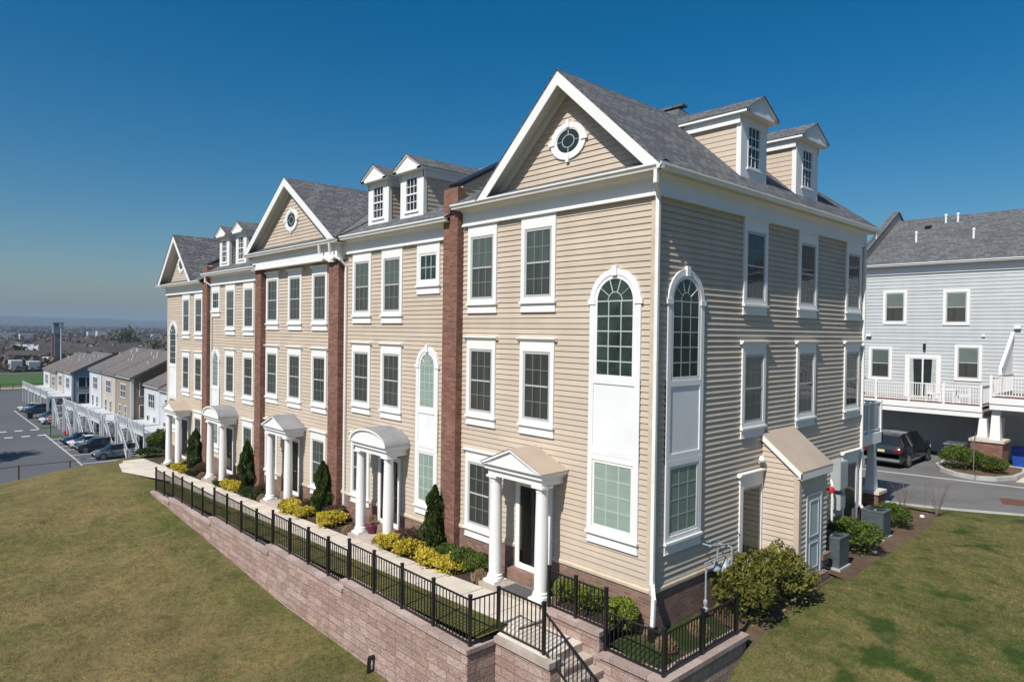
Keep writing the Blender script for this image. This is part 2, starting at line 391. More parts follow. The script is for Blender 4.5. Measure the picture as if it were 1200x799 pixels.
def thing(name, label, cat, loc=(0,0,0), rz=0, group=None, kind=None):
    o = bpy.data.objects.new(name, None); COL.objects.link(o); o.empty_display_size = .2
    o.location = loc; o.rotation_euler = (0, 0, rz); WO[o.name] = Vector((0,0,0)) if rz else Vector(loc)
    tag(o, label, cat, group, kind)
    return o
def tag(o, label=None, cat=None, group=None, kind=None):
    if label: o['label'] = label
    if cat: o['category'] = cat
    if group: o['group'] = group
    if kind: o['kind'] = kind
    return o
def copy_tree(o, parent=None):
    c = o.copy(); COL.objects.link(c)
    if parent: c.parent = parent
    for ch in list(o.children): copy_tree(ch, c)
    return c
def place(proto, parent, loc, rz=0):
    """a copy of a part tree under parent, at world location loc"""
    c = copy_tree(proto, parent); c.location = Vector(loc) - WO[parent.name]; c.rotation_euler = (0, 0, rz)
    return c
def drop(o):
    for ch in list(o.children): drop(ch)
    bpy.data.objects.remove(o)

# ------------------------------------------------------------------ siding
LAP = .138
def laps(mb, P, z0, z1, a, b, mi=0, lap=LAP, out=.026):
    """horizontal lap boards. P(t, off, z) -> point; a(z), b(z) give the run of each board"""
    n = max(1, int(round((z1 - z0) / lap))); h = (z1 - z0) / n
    for i in range(n):
        lo = z0 + i*h; hi = lo + h
        a0, b0, a1, b1 = a(lo), b(lo), a(hi), b(hi)
        if b0 - a0 < .01: continue
        mb.quad(P(a0, out, lo), P(b0, out, lo), P(b1, .003, hi), P(a1, .003, hi), mi)
        mb.quad(P(a0, 0, lo), P(b0, 0, lo), P(b0, out, lo), P(a0, out, lo), mi)
def front_P(y): return lambda t, o, z: (t, y - o, z)
def east_P(x): return lambda t, o, z: (x + o, t, z)
def west_P(x): return lambda t, o, z: (x - o, t, z)
K = lambda c: (lambda z: c)

# ------------------------------------------------------------------ windows (face -y, origin at glass bottom centre, wall plane y=0)
def ring(mb, x0, x1, z0, z1, w, y0, y1, mi=0):
    mb.box(x0-w, x0, y0, y1, z0-w, z1+w, mi); mb.box(x1, x1+w, y0, y1, z0-w, z1+w, mi)
    mb.box(x0, x1, y0, y1, z1, z1+w, mi); mb.box(x0, x1, y0, y1, z0-w, z0, mi)
def window_proto(w, h, cap='crown', backing='blind', cols=3, rows=2, double=True, sill=True, casing=.13, screen=True, bars='bars_grey'):
    fr = MB(); hw = w/2; f = .055
    ring(fr, -hw-f, hw+f, -f, h+f, casing, 0, -.065)
    win = fr.build('window', M['white'])
    sa = MB(); ring(sa, -hw+.012, hw-.012, .012, h-.012, .067, 0, -.05)
    if double: sa.box(-hw+.03, hw-.03, -.022, -.054, h*.5-.022, h*.5+.022)
    sa.build('sash', M['sash_grey' if bars != 'white' else 'gutter'], win)
    mu = MB(); bw_ = .016 if bars == 'white' else .011
    halves = [(.03, h*.5-.02), (h*.5+.02, h-.03)] if double else [(.03, h-.03)]
    for z0, z1 in halves:
        for i in range(1, cols): x = -hw + w*i/cols; mu.box(x-bw_, x+bw_, -.037, -.0415, z0, z1)
        for j in range(1, rows): z = z0 + (z1-z0)*j/rows; mu.box(-hw+.03, hw-.03, -.0375, -.042, z-bw_, z+bw_)
    mu.build('glazing_bars', M['gutter' if bars == 'white' else bars], win)
    g = MB(); g.quad((-hw, -.043, 0), (hw, -.043, 0), (hw, -.043, h), (-hw, -.043, h)); g.build('pane', M['glass'], win, fixn=False)
    bl = MB(); zz = h*.5 if (double and screen) else 0
    bl.quad((-hw, -.0355, zz), (hw, -.0355, zz), (hw, -.0355, h), (-hw, -.0355, h), 0)
    if zz: bl.quad((-hw, -.0355, 0), (hw, -.0355, 0), (hw, -.0355, zz), (-hw, -.0355, zz), 1)
    bl.build('blind', [M[backing], M['curtain'] if backing != 'room' else M['room']], win, fixn=False)  # with the room backing, a dark sheet replaces the unlit interior
    ow = hw + f + casing
    if cap:
        c = MB(); z = h + f + casing
        c.box(-ow-.0, ow+.0, 0, -.062, z, z+.13 if cap == 'crown' else z + .17)
        if cap == 'crown':
            c.prism([(0, z+.13), (-.075, z+.13), (-.135, z+.195), (-.135, z+.225), (0, z+.235)], 'x', -ow-.09, ow+.09)
        else:
            c.prism([(0, z+.17), (-.08, z+.17), (-.11, z+.23), (0, z+.23)], 'x', -ow-.05, ow+.05)
        c.build('cap', M['white'], win)
    if sill:
        s = MB(); s.box(-ow-.03, ow+.03, 0, -.11, -f-casing-.035, -f-casing+.02); s.box(-ow, ow, 0, -.055, -f-casing-.235, -f-casing-.035)
        s.box(-ow-.015, ow+.015, 0, -.068, -f-casing-.255, -f-casing-.225)
        s.build('sill', M['white'], win)
    return win
W_STD = window_proto(.87, 1.66, 'crown', 'curtain'); W_TOP = window_proto(.87, 1.66, 'plain')
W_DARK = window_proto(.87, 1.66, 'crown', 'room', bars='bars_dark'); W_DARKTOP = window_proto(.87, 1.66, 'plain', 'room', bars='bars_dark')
W_SMALL = window_proto(.82, .76, 'plain', 'roomgreen', 3, 2, False, bars='white')
W_LOW = window_proto(1.09, 1.47, None, 'pale_blind', 3, 4, False, bars='white')
W_LOWN = window_proto(.77, 1.47, None, 'pale_blind', 3, 4, False, casing=.12, bars='white')
W_GREY = window_proto(.90, 1.60, None, 'grey_shade', 1, 1, True, False, .14)
PROTOS = [W_STD, W_TOP, W_DARK, W_DARKTOP, W_SMALL, W_LOW, W_LOWN, W_GREY]

def arch_ring(mb, r0, r1, zc, y0, y1, n=24, a0=0, a1=math.pi, ex=1.0, mi=0):
    for i in range(n):
        t, u = a0 + (a1-a0)*i/n, a0 + (a1-a0)*(i+1)/n
        p = [(r0*math.cos(t), zc + r0*ex*math.sin(t)), (r1*math.cos(t), zc + r1*ex*math.sin(t)), (r1*math.cos(u), zc + r1*ex*math.sin(u)), (r0*math.cos(u), zc + r0*ex*math.sin(u))]
        fa = [(a, y0, b) for a, b in p]; ba = [(a, y1, b) for a, b in p]
        mb.quad(*ba, mi); mb.quad(fa[1], fa[2], ba[2], ba[1], mi); mb.quad(fa[0], fa[3], ba[3], ba[0], mi)
def arch_window_proto(gw, zg0, ztop, z_low_bottom, z_panel_bottom, low, backing):
    """tall white bay panel: arched window above a blank panel above a lower window. z measured from house zero"""
    r = gw/2; f = .055; cw = .14; zs = ztop - r; R1 = r + f + cw
    b = MB()
    # flat panel board behind everything
    b.box(-R1, R1, 0, -.038, z_low_bottom+1.47+.1, zg0 - f)
    b.box(-R1, -r-f, 0, -.06, z_panel_bottom, zs); b.box(r+f, R1, 0, -.06, z_panel_bottom, zs)
    b.box(-r-f, r+f, 0, -.06, zg0-f-.13, zg0-f)
    b.box(-r-f, r+f, 0, -.06, z_low_bottom+1.47+.19, z_low_bottom+1.47+.33)
    arch_ring(b, r+f, R1, zs, 0, -.065)
    b.box(-.07, .07, 0, -.10, ztop+f-.02, ztop+f+cw+.07)
    for s in (-1, 1): b.box(s*(r+f-.03), s*(R1+.05), 0, -.08, zs-.07, zs+.05)
    win = b.build('arched_window', M['white_panel'])
    s = MB(); ring(s, -r+.03, r-.03, zg0+.03, zs+.0, .085, 0, -.05)
    s.m = s.m; 
    s2 = MB()
    s2.box(-r-f, -r+.03, 0, -.05, zg0-f, zs); s2.box(r-.03, r+f, 0, -.05, zg0-f, zs); s2.box(-r+.03, r-.03, 0, -.05, zg0-f, zg0+.03)
    arch_ring(s2, r-.03, r+f, zs, 0, -.05)
    s2.build('sash', M['gutter'], win)
    mu = MB()
    for i in (1, 2): x = -r + gw*i/3; mu.box(x-.015, x+.015, -.037, -.0415, zg0, zs+.02)
    nr = 5
    for j in range(1, nr+1): z = zg0 + (zs-zg0)*j/nr; mu.box(-r+.03, r-.03, -.0375, -.042, z-.015, z+.015)
    arch_ring(mu, r*.36, r*.40, zs, -.037, -.0415, 12)
    for a in (36, 72, 108, 144):
        t = R(a); mu.bar((r*.4*math.cos(t), -.0393, zs+r*.4*math.sin(t)), (r*.97*math.cos(t), -.0393, zs+r*.97*math.sin(t)), .03, .006)
    mu.build('glazing_bars', M['gutter'], win)
    def shape(mb, y):
        pts = [(-r, y, zg0), (r, y, zg0)] + [(r*math.cos(math.pi*i/24), y, zs + r*math.sin(math.pi*i/24)) for i in range(25)]
        mb.poly(pts)
    g = MB(); shape(g, -.043); g.build('pane', M['glass'], win, fixn=False)
    d = MB(); shape(d, -.0355); d.build('blind', M[backing], win, fixn=False)
    return win
ARCH_A = arch_window_proto(1.09, 5.48, 7.76, 1.98, 1.75, 'low', 'roomgreen')
ARCH_B = arch_window_proto(.77, 4.38, 6.06, 1.48, 1.2, 'low', 'pale_blind')
PROTOS += [ARCH_A, ARCH_B]

def oval_proto(a, b_):
    o = MB(); ex = b_/a
    arch_ring(o, a, a+.17, 0, 0, -.06, 40, 0, 2*math.pi, ex)
    for t in (0, 90, 180, 270):
        c, s = math.cos(R(t)), math.sin(R(t)); x = (a+.13)*c; z = (a+.13)*ex*s
        o.obox((x, -.04, z), (.10*abs(c)+.05*abs(s), 0, 0), (0, .045, 0), (0, 0, .10*abs(s)+.05*abs(c)))
    w = o.build('oval_window', M['white'])
    mu = MB(); arch_ring(mu, a*.45, a*.51, 0, -.037, -.0415, 24, 0, 2*math.pi, ex)
    arch_ring(mu, a-.04, a, 0, 0, -.05, 40, 0, 2*math.pi, ex)
    for t in (0, 90, 180, 270):
        c, s = math.cos(R(t)), math.sin(R(t)); mu.bar((a*.5*c, -.0393, a*.5*s*ex), (a*.98*c, -.0393, a*.98*ex*s), .024, .006)
    mu.build('glazing_bars', M['gutter'], w)
    for nm, y, mt in (('pane', -.043, 'glass'), ('blind', -.0355, 'room')):  # back sheet painted dark like an unlit room
        g = MB(); g.poly([(a*math.cos(math.pi*i/20), y, a*ex*math.sin(math.pi*i/20)) for i in range(40)]); g.build(nm, M[mt], w, fixn=False)
    return w
OVAL = oval_proto(.41, .32); PROTOS.append(OVAL)

# ------------------------------------------------------------------ cornice, gutter
def gutter_prof(y0, z0, s=-1):
    """profile in (u, z), outward direction s"""
    return [(y0, z0), (y0+s*.07, z0), (y0+s*.085, z0+.05), (y0+s*.125, z0+.085), (y0+s*.125, z0+.125), (y0+s*.11, z0+.13), (y0, z0+.13)]
def cornice(h, x0, x1, yw, zf, zs, over, ends=(0, 0), gut=True):
    """frieze + soffit + gutter along x on plane yw; x0<x1"""
    f = MB()
    f.box(x0, x1, yw, yw-.09, zf, zs)
    f.prism([(yw-.09, zf), (yw-.125, zf), (yw-.125, zf+.035), (yw-.09, zf+.06)], 'x', x0, x1)
    f.prism([(yw-.09, zs-.09), (yw-.09, zs-.001), (yw-.2, zs-.001), (yw-.16, zs-.035), (yw-.12, zs-.05)], 'x', x0, x1)
    f.build('frieze', M['white'], h)
    s = MB(); s.box(x0-ends[0], x1+ends[1], yw+.02, yw-over, zs, zs+.025)
    s.box(x0-ends[0], x1+ends[1], yw-over+.02, yw-over, zs+.025, zs+.12)
    s.build('soffit', M['soffit'], h)
    g = MB(); g.prism(gutter_prof(yw-over-.001, zs+.01), 'x', x0-ends[0]-.05*bool(ends[0]), x1+ends[1]+.125*bool(ends[1]))
    g.build('gutter', M['gutter'], h)

def downspout(h, x, y, z0, z1, path=None, name='downspout'):
    d = MB()
    pts = path or [(x, y, z1), (x, y, z0)]
    for a, b in zip(pts, pts[1:]): d.bar(a, b, .085, .065)
    for p in pts[1:-1]: d.obox(p, (.045, 0, 0), (0, .036, 0), (0, 0, .045))
    z = z1 - .6
    d.build(name, M['gutter'], h)

# ------------------------------------------------------------------ porch
def porch(h, cx, dz, kind, roofm):
    zb = 2.76 + dz; zs = -.03 + dz; hw = 1.04; yf = -.86
    e = MB()
    e.box(cx-hw+.06, cx+hw-.06, -.0, yf+.07, zb, zb+.17)
    e.box(cx-hw, cx+hw, 0, yf, zb+.171, zb+.25)
    e.prism([(0, zb+.251), (yf-.0, zb+.251), (yf-.08, zb+.31), (yf-.08, zb+.33), (0, zb+.33)], 'x', cx-hw-.08, cx+hw+.08)
    p = e.build('porch', M['white'], h, origin=(cx, 0, zs))
    zt = zb + .33
    r = MB(); t = MB()
    if kind == 'pediment':
        a = hw + .10; ph = .47
        prof_out = [(cx-a, zt+.003), (cx, zt+ph), (cx+a, zt+.003)]
        prof_in = [(cx-a+.15, zt+.002), (cx, zt+ph-.06), (cx+a-.15, zt+.002)]
    else:
        a = hw + .10; ph = .49
        prof_out = [(cx-a*math.cos(math.pi*i/20), zt+.003+ph*math.sin(math.pi*i/20)) for i in range(21)]
        prof_in = [(cx-(a-.10)*math.cos(math.pi*i/20), zt+.002+(ph-.075)*math.sin(math.pi*i/20)) for i in range(21)]
    yo = yf - .10
    for (xa, za), (xb, zb2) in zip(prof_out, prof_out[1:]):
        r.quad((xa, 0, za), (xb, 0, zb2), (xb, yo, zb2), (xa, yo, za))
    # standing seams on the roof sheet
    if kind == 'pediment':
        for i in (0, 1):
            (xa, za), (xb, zb2) = prof_out[i], prof_out[i+1]
            r.quad((xa, 0, za+.012), (xb, 0, zb2+.012), (xb, yo-.012, zb2+.012), (xa, yo-.012, za+.012))
    for i in range(len(prof_out)-1):       # raking moulding
        (xa, za), (xb, zb2) = prof_out[i], prof_out[i+1]; (xc, zc), (xd, zd) = prof_in[i], prof_in[i+1]
        t.quad((xa, yo+.004, za-.006), (xb, yo+.004, zb2-.006), (xd, yo+.004, zd), (xc, yo+.004, zc))
        t.quad((xc, yo+.004, zc), (xd, yo+.004, zd), (xd, yo+.06, zd), (xc, yo+.06, zc))
    t.poly([(x, yo+.06, z) for x, z in prof_in])
    r.build('porch_roof', M[roofm], p, fixn=False); t.build('pediment', M['white'], p)
    for sx in (-1, 1):
        x = cx + sx*.84; y = -.63
        c = MB(); z0 = zs
        c.box(x-.22, x+.22, y-.22, y+.22, z0, z0+.07)
        prof = [(.215, z0+.07), (.225, z0+.10), (.215, z0+.135), (.185, z0+.15), (.185, z0+.17), (.20, z0+.19), (.185, z0+.215), (.168, z0+.23), (.170, z0+.6), (.168, z0+1.2), (.158, z0+1.9), (.145, zb-.17), (.145, zb-.16), (.155, zb-.155), (.155, zb-.135), (.145, zb-.13), (.148, zb-.10), (.185, zb-.055)]
        c.lathe(x, y, prof, 24)
        c.box(x-.19, x+.19, y-.19, y+.19, zb-.055, zb-.001)
        o = c.build('column', M['white'], p)
        for pl in o.data.polygons: pl.use_smooth = len(pl.vertices) == 4 and abs(pl.normal.z) < .99 and pl.center[2] > .1-0 and True
        o.data.set_sharp_from_angle(angle=R(35))
    # door in its casing, brick riser under it
    dzb = .27 + dz; dcx = cx - .02
    c = MB(); ring(c, dcx-.52, dcx+.52, dzb+.15, dzb+2.18, .15, 0, -.07)
    d = c.build('door_frame', M['white'], h, origin=(dcx, 0, dzb))
    c = MB(); c.box(dcx-.52, dcx+.52, 0, -.035, dzb, dzb+2.18)
    for z0, z1 in ((.2, .75), (.95, 1.9)):
        for s in (-1, 1): c.box(dcx+s*.07, dcx+s*.38, -.035, -.045, dzb+z0, dzb+z1)
    c.build('door', M['door_dark'], d)
    c = MB(); c.quad((dcx-.44, -.052, dzb+.15), (dcx+.44, -.052, dzb+.15), (dcx+.44, -.052, dzb+2.1), (dcx-.44, -.052, dzb+2.1)); c.build('storm_pane', M['glass_dark'], d, fixn=False)
    c = MB(); c.bar((dcx+.40, -.058, dzb+1.0), (dcx+.40, -.10, dzb+1.0), .03); c.bar((dcx+.42, -.1, dzb+1.0), (dcx+.30, -.1, dzb+1.0), .03, .025); c.build('handle', M['chrome'], d)
    c = MB(); c.box(dcx-.75, dcx+.75, -.046, -.30, zs-.02, dzb-.0); c.build('door_step', M['brick_tan'], h)
    return p

# ------------------------------------------------------------------ dormer facing -y then rotated; local origin at face centre, z=0 at face bottom
def dormer(h, loc, rz, slope, w=1.27, hh=1.55, over=.22, depth=4.2, dark=False):
    """slope: rise of main roof going back; local +y goes back"""
    hw = w/2; cut = hh/slope
    b = MB()
    # cheeks with laps clipped by the roof slope
    n = int(hh/LAP)
    for sx in (-1, 1):
        for i in range(n):
            z0 = i*hh/n; z1 = (i+1)*hh/n
            ya, yb = .13, z0/slope + .02
            yb1 = z1/slope + .02
            if yb1 < ya: continue
            x = sx*hw
            b.quad((x+sx*.015, ya, z0), (x+sx*.015, max(ya, yb), z0), (x+sx*.002, yb1, z1), (x+sx*.002, ya, z1))
            b.quad((x, ya, z0), (x, max(ya, yb), z0), (x+sx*.015, max(ya, yb), z0), (x+sx*.015, ya, z0))
        b.quad((sx*hw, .0, 0), (sx*hw, cut+.05, hh), (sx*hw, .0, hh), (sx*hw, 0, hh))
    # white face with an opening
    gw, g0, g1 = .30, .30, 1.33
    b.box(-hw-.02, -gw-.04, 0, .13, -.06, hh, 1); b.box(gw+.04, hw+.02, 0, .13, -.06, hh, 1)
    b.box(-gw-.04, gw+.04, 0, .13, g1+.04, hh, 1); b.box(-gw-.04, gw+.04, 0, .13, -.06, g0-.04, 1)
    b.box(-gw-.09, gw+.09, 0, -.04, g0-.09, g0-.045, 1)
    # boxed eaves running back, pediment in front
    for sx in (-1, 1):
        b.box(sx*(hw-.02), sx*(hw+.09), -.0, cut+.3, hh-.22, hh, 1)
        b.box(sx*(hw-.05), sx*(hw+.20), -over, cut+.5, hh, hh+.07, 1)
    b.box(-hw-.19, hw+.19, -over, .05, hh+.001, hh+.069, 1)
    ph = .50; a = hw+.22
    b.poly([(-a+.06, -over+.03, hh+.07), (a-.06, -over+.03, hh+.07), (0, -over+.03, hh+ph-.0)], 1)
    for sx in (-1, 1):
        b.quad((sx*a, -over-.01, hh+.07), (0, -over-.01, hh+ph+.06), (0, -over-.01, hh+ph-.0), (sx*(a-.08), -over-.01, hh+.07), 1)
        b.quad((sx*(a-.08), -over-.01, hh+.07), (0, -over-.01, hh+ph-.0), (0, -over+.03, hh+ph-.0), (sx*(a-.08), -over+.03, hh+.07), 1)
    rot = Matrix.Rotation(rz, 4, 'Z')
    def xf(mb):
        mb.v = [tuple(rot @ Vector(v) + Vector(loc)) for v in mb.v]; return mb
    d = xf(b).build('dormer', [M['siding'], M['white']], h, origin=loc, fixn=True)
    r = MB()
    yb = (hh + ph)/slope + .25; ye = (hh+.07)/slope + .25
    for sx in (-1, 1):
        r.quad((sx*a, -over-.03, hh+.075), (0, -over-.03, hh+ph+.07), (0, yb, hh+ph+.07), (sx*a, ye, hh+.075))
        r.quad((sx*a, -over-.03, hh+.06), (0, -over-.03, hh+ph+.05), (0, -over-.03, hh+ph+.07), (sx*a, -over-.03, hh+.075))
    xf(r).build('dormer_roof', M['shingle'], d)
    s = MB(); ring(s, -gw, gw, g0, g1, .04, -.012, .05)
    s.box(-gw, gw, -.01, .03, (g0+g1)/2-.025, (g0+g1)/2+.025)
    for x in (-.1, .1): s.box(x-.012, x+.012, .012, .022, g0, g1)
    for z in (g0+.26, g1-.26): s.box(-gw, gw, .0115, .0225, z-.012, z+.012)
    xf(s).build('dormer_window', M['gutter'], d)
    g = MB(); g.quad((-gw, .03, g0), (gw, .03, g0), (gw, .03, g1), (-gw, .03, g1)); xf(g).build('pane', M['glass'], d, fixn=False)
    g = MB(); g.quad((-gw, .06, g0), (gw, .06, g0), (gw, .06, g1), (-gw, .06, g1)); xf(g).build('blind', M['room'], d, fixn=False)  # dark sheet behind the dormer pane in place of an unlit room
    return d

# ------------------------------------------------------------------ the row of five houses
DEP = 11.8
ZB, ZF = .75, 9.47       # band bottom, frieze bottom
def base_house(name, label, x0, x1, dz, side=None, dx=None):
    """x0 < x1"""
    h = thing(name, label, 'townhouse', ((x0+x1)/2, 0, dz), group='houses of the tan terrace')
    core = MB(); core.box(x0+.002, x1-.02, .004, DEP-.004, dz-2.2, ZF+dz+.45); core.build('wall_core', M['siding'], h)
    w = MB(); laps(w, front_P(0), ZB+.16+dz, ZF+dz, K(x0), K(x1 - (.12 if side == 'east' else 0))); w.build('front_siding', M['siding'], h)
    b = MB()
    for xa, xb in ((x0, dx-.70), (dx+.66, x1)): b.box(xa, xb, .003, -.045, ZB+dz, ZB+.155+dz); b.prism([(-.045, ZB+dz+.13), (-.075, ZB+dz+.1), (-.075, ZB+dz+.04), (-.045, ZB+dz)], 'x', xa, xb)
    b.build('band_course', M['beige'], h)
    b = MB(); b.box(x0, x1, .0035, -.035, dz-1.6, ZB+dz); b.build('brick_base', M['brick_tan'], h)
    return h
def main_roof(h, x0, x1, dz, y0=-.47, z0=10.06):
    r = MB(); s = .55; ym = 5.9; zr = z0+dz+s*(ym-y0)
    r.poly([(x0, y0, z0+dz), (x1, y0, z0+dz), (x1, ym, zr), (x0, ym, zr)])
    r.poly([(x0, 2*ym-y0, z0+dz), (x0, ym, zr), (x1, ym, zr), (x1, 2*ym-y0, z0+dz)])
    for x in (x0, x1): r.poly([(x, y0, z0+dz-.02), (x, ym, zr-.02), (x, 2*ym-y0, z0+dz-.02)])
    r.build('roof', M['shingle'], h)
def gable_front(h, cx, half, yw, yo, ze, za, dz=0):
    """tympanum on plane yw, rake board at yo, skirt roof below"""
    zt = ze + .20; sl = (za-ze)/half
    g = MB()
    f0 = lambda z: cx - (za - .34 - z)/sl
    f1 = lambda z: cx + (za - .34 - z)/sl
    laps(g, front_P(yw), zt, za-.36, f0, f1)
    g.quad((f0(zt), yw+.002, zt), (f1(zt), yw+.002, zt), (cx, yw+.002, za-.34), (cx, yw+.002, za-.34))
    g.build('gable_wall', M['siding'], h)
    t = MB()
    ru = Vector((half, 0, -(za-ze))).normalized()
    for s in (-1, 1):
        d = Vector((s*ru.x, 0, ru.z)); n = Vector((s*-ru.z, 0, ru.x))   # n points outwards/up
        n = Vector((-d.z*s, 0, d.x*s)) if False else Vector((s*abs(ru.z), 0, abs(ru.x)))
        top = Vector((cx, 0, za)); bot = Vector((cx+s*half, 0, ze))
        w = .27                                              # rake board depth measured square to the slope
        v = w/abs(ru.x)
        # front rake board
        A, B = Vector((cx, yo, za-.015)), Vector((cx+s*half, yo, ze-.015)); C, D = Vector((cx+s*(half-v/sl), yo, ze-.015)), Vector((cx, yo, za-v-.015))
        t.quad(A, B, C, D); t.quad(D, C, C+Vector((0, .04, 0)), D+Vector((0, .04, 0)))
        # sloped soffit from the rake board back to the wall
        e = .02
        P1, P2 = Vector((cx, yo+.03, za-.13)), Vector((cx+s*(half-.13/sl), yo+.03, ze))
        t.quad(P1, P2, P2+Vector((0, yw-yo-.03, 0)), P1+Vector((0, yw-yo-.03, 0)))
        # bed mould against the wall
        q = .34+.045
        a0, a1 = Vector((cx, yw-.04, za-.13)), Vector((cx+s*(za-.13-zt)/sl, yw-.04, zt)); b0, b1 = Vector((cx, yw-.04, za-q)), Vector((cx+s*(za-q-zt)/sl, yw-.04, zt))
        t.quad(a0, a1, b1, b0); t.quad(b0, b1, b1+Vector((0, .04, 0)), b0+Vector((0, .04, 0)))
    t.build('gable_trim', M['white'], h)
    k = MB(); k.quad((cx-half+.1, yo-.0, ze+.012), (cx+half-.1, yo-.0, ze+.012), (cx+half-.1, yw, zt), (cx-half+.1, yw, zt)); k.build('skirt_roof', M['shingle'], h, fixn=False)

def pilaster(h, x0, x1, dz, ztop):
    p = MB(); p.box(x0, x1, .002, -.25, dz-1.6, ztop); p.build('brick_pilaster', M['brick'], h)
def parapet(h, x0, x1, ztop_front, zr, y0=.004):
    """fire wall rising along the roof slope"""
    ym = 5.9
    p = MB()
    prof = [(y0, 9.0), (y0, ztop_front), (ym, zr), (2*ym, ztop_front-.2), (2*ym, 9.0)]
    p.prism([(y, z-.001) for y, z in prof], 'x', x0+.03, x1-.03)
    k_ = (zr-ztop_front)/(ym-y0)
    laps(p, east_P(x1-.03), ztop_front-.9, ztop_front, K(y0), K(ym)); laps(p, east_P(x1-.03), ztop_front, zr-.05, lambda z: y0+(z-ztop_front)/k_, K(ym))
    laps(p, front_P(y0), ztop_front-1.0, ztop_front-.02, K(x0+.03), K(x1-.03))
    p.build('parapet_wall', M['siding'], h)
    q = MB()
    for a, b in ((prof[1], prof[2]), (prof[2], prof[3])):
        q.bar(((x0+x1)/2, a[0]-.06, a[1]+.03), ((x0+x1)/2, b[0], b[1]+.03), x1-x0+.06, .07)
    q.build('parapet_coping', M['black'], h)

# ---- corner house (nearest)
H1 = base_house('townhouse', 'nearest tan townhouse at the corner, with white gable, oval window and shaded side wall', -7.03, 0, 0, 'east', dx=-3.6)
w = MB(); laps(w, east_P(0), ZB+.16, ZF, K(.12), K(DEP), out=.042); w.build('side_siding', M['siding'], H1)
b = MB()
b.box(-.11, .046, -.040, .003, ZB+.156, ZF); b.box(.0, .0461, .0031, .11, ZB+.156, ZF); b.build('corner_board', M['beige'], H1)
b = MB()
for ya, yb in ((-.075, 3.68), (5.0, 10.2), (11.5, DEP)): b.box(-.003, .045, max(ya, -.046), yb, ZB, ZB+.155); b.prism([(.045, ZB+.13), (.075, ZB+.1), (.075, ZB+.04), (.045, ZB)], 'y', ya, yb)
b.build('band_course', M['beige'], H1)
b = MB(); b.box(-.0035, .035, -.0352, DEP, -1.2, ZB-.001); b.build('brick_base', M['brick_tan'], H1)
ZS = 9.93
cornice(H1, -6.66, 0, 0, ZF, ZS, .36, (.06, .31))
f = MB(); f.box(0, .09, -.09, DEP, ZF+.0005, ZS-.0005); f.prism([(.09, ZF), (.125, ZF), (.125, ZF+.035), (.09, ZF+.06)], 'y', -.125, DEP)
f.prism([(.09, ZS-.09), (.09, ZS-.001), (.2, ZS-.001), (.16, ZS-.035), (.12, ZS-.05)], 'y', -.09, DEP); f.build('frieze', M['white'], H1)
f = MB(); f.box(-.02, .309, .021, DEP+.40, ZS+.0005, ZS+.0255); f.box(.29, .31, -.35, DEP+.40, ZS+.026, ZS+.12); f.build('soffit', M['soffit'], H1)
f = MB(); f.prism(gutter_prof(.311, ZS+.01, 1), 'y', -.36-.125, DEP+.42); f.build('gutter', M['gutter'], H1)
r = MB(); za, ze, gx = 12.80, 10.06, -2.60; ym, zr, xh = 5.9, 13.54, -3.41
def hip_roof(mx):
    r = MB()
    q = lambda pts: r.poly([(mx(p[0]), p[1], p[2]) for p in pts])
    q([(.41, -.48, ze), (gx, -.48, za), (gx, 4.56, za), (xh, ym, zr), (.41, 12.22, ze)])
    q([(gx, -.48, za), (-5.61, -.48, ze), (gx, 4.56, za)])
    q([(-5.60, -.47, ze), (-7.03, -.47, ze), (-7.03, ym, zr), (xh, ym, zr), (gx, 4.56, za)])
    q([(.41, 12.22, ze), (xh, ym, zr), (-7.03, ym, zr), (-7.03, 12.22, ze)])
    # shingle edge thickness along the rakes
    for xe in (.41, -5.61):
        q([(gx, -.50, za+.002), (xe, -.50, ze+.002), (xe, -.50, ze-.03), (gx, -.50, za-.03)]); q([(gx, -.50, za+.002), (gx, -.48, za), (xe, -.48, ze), (xe, -.50, ze+.002)])
    return r
hip_roof(lambda x: x).build('roof', M['shingle'], H1, fixn=False)
c = MB(); c.bar((-3.2, ym, zr+.03), (-7, ym, zr+.03), .3, .07); c.build('ridge_vent', M['shingle'], H1)
gable_front(H1, gx, 3.01, 0, -.48, ze, za)
place(OVAL, H1, (-2.62, 0, 11.17))
for z, pr in ((7.43, W_TOP), (4.26, W_STD), (1.05, W_STD)):
    for x in (-5.82, -3.6):
        if z < 2 and x > -4: continue
        place(pr, H1, (x, 0, z))
place(ARCH_A, H1, (-1.085, 0, 0)); place(W_LOW, H1, (-1.085, 0, 1.98))
for z, pr in ((7.43, W_DARKTOP), (4.26, W_DARK)):
    for y in (4.32, 7.42, 10.83): place(pr, H1, (.013, y, z), R(90))
place(ARCH_A, H1, (.013, 1.13, 0), R(90)); place(W_LOW, H1, (.013, 1.13, 1.98), R(90))
porch(H1, -3.6, 0, 'pediment', 'tan_metal')
dormer(H1, (-.13, 4.47, 10.57), R(90), .9, 1.33, 1.56, .24)
dormer(H1, (-.13, 7.66, 10.57), R(90), .9, 1.40, 1.56, .24)
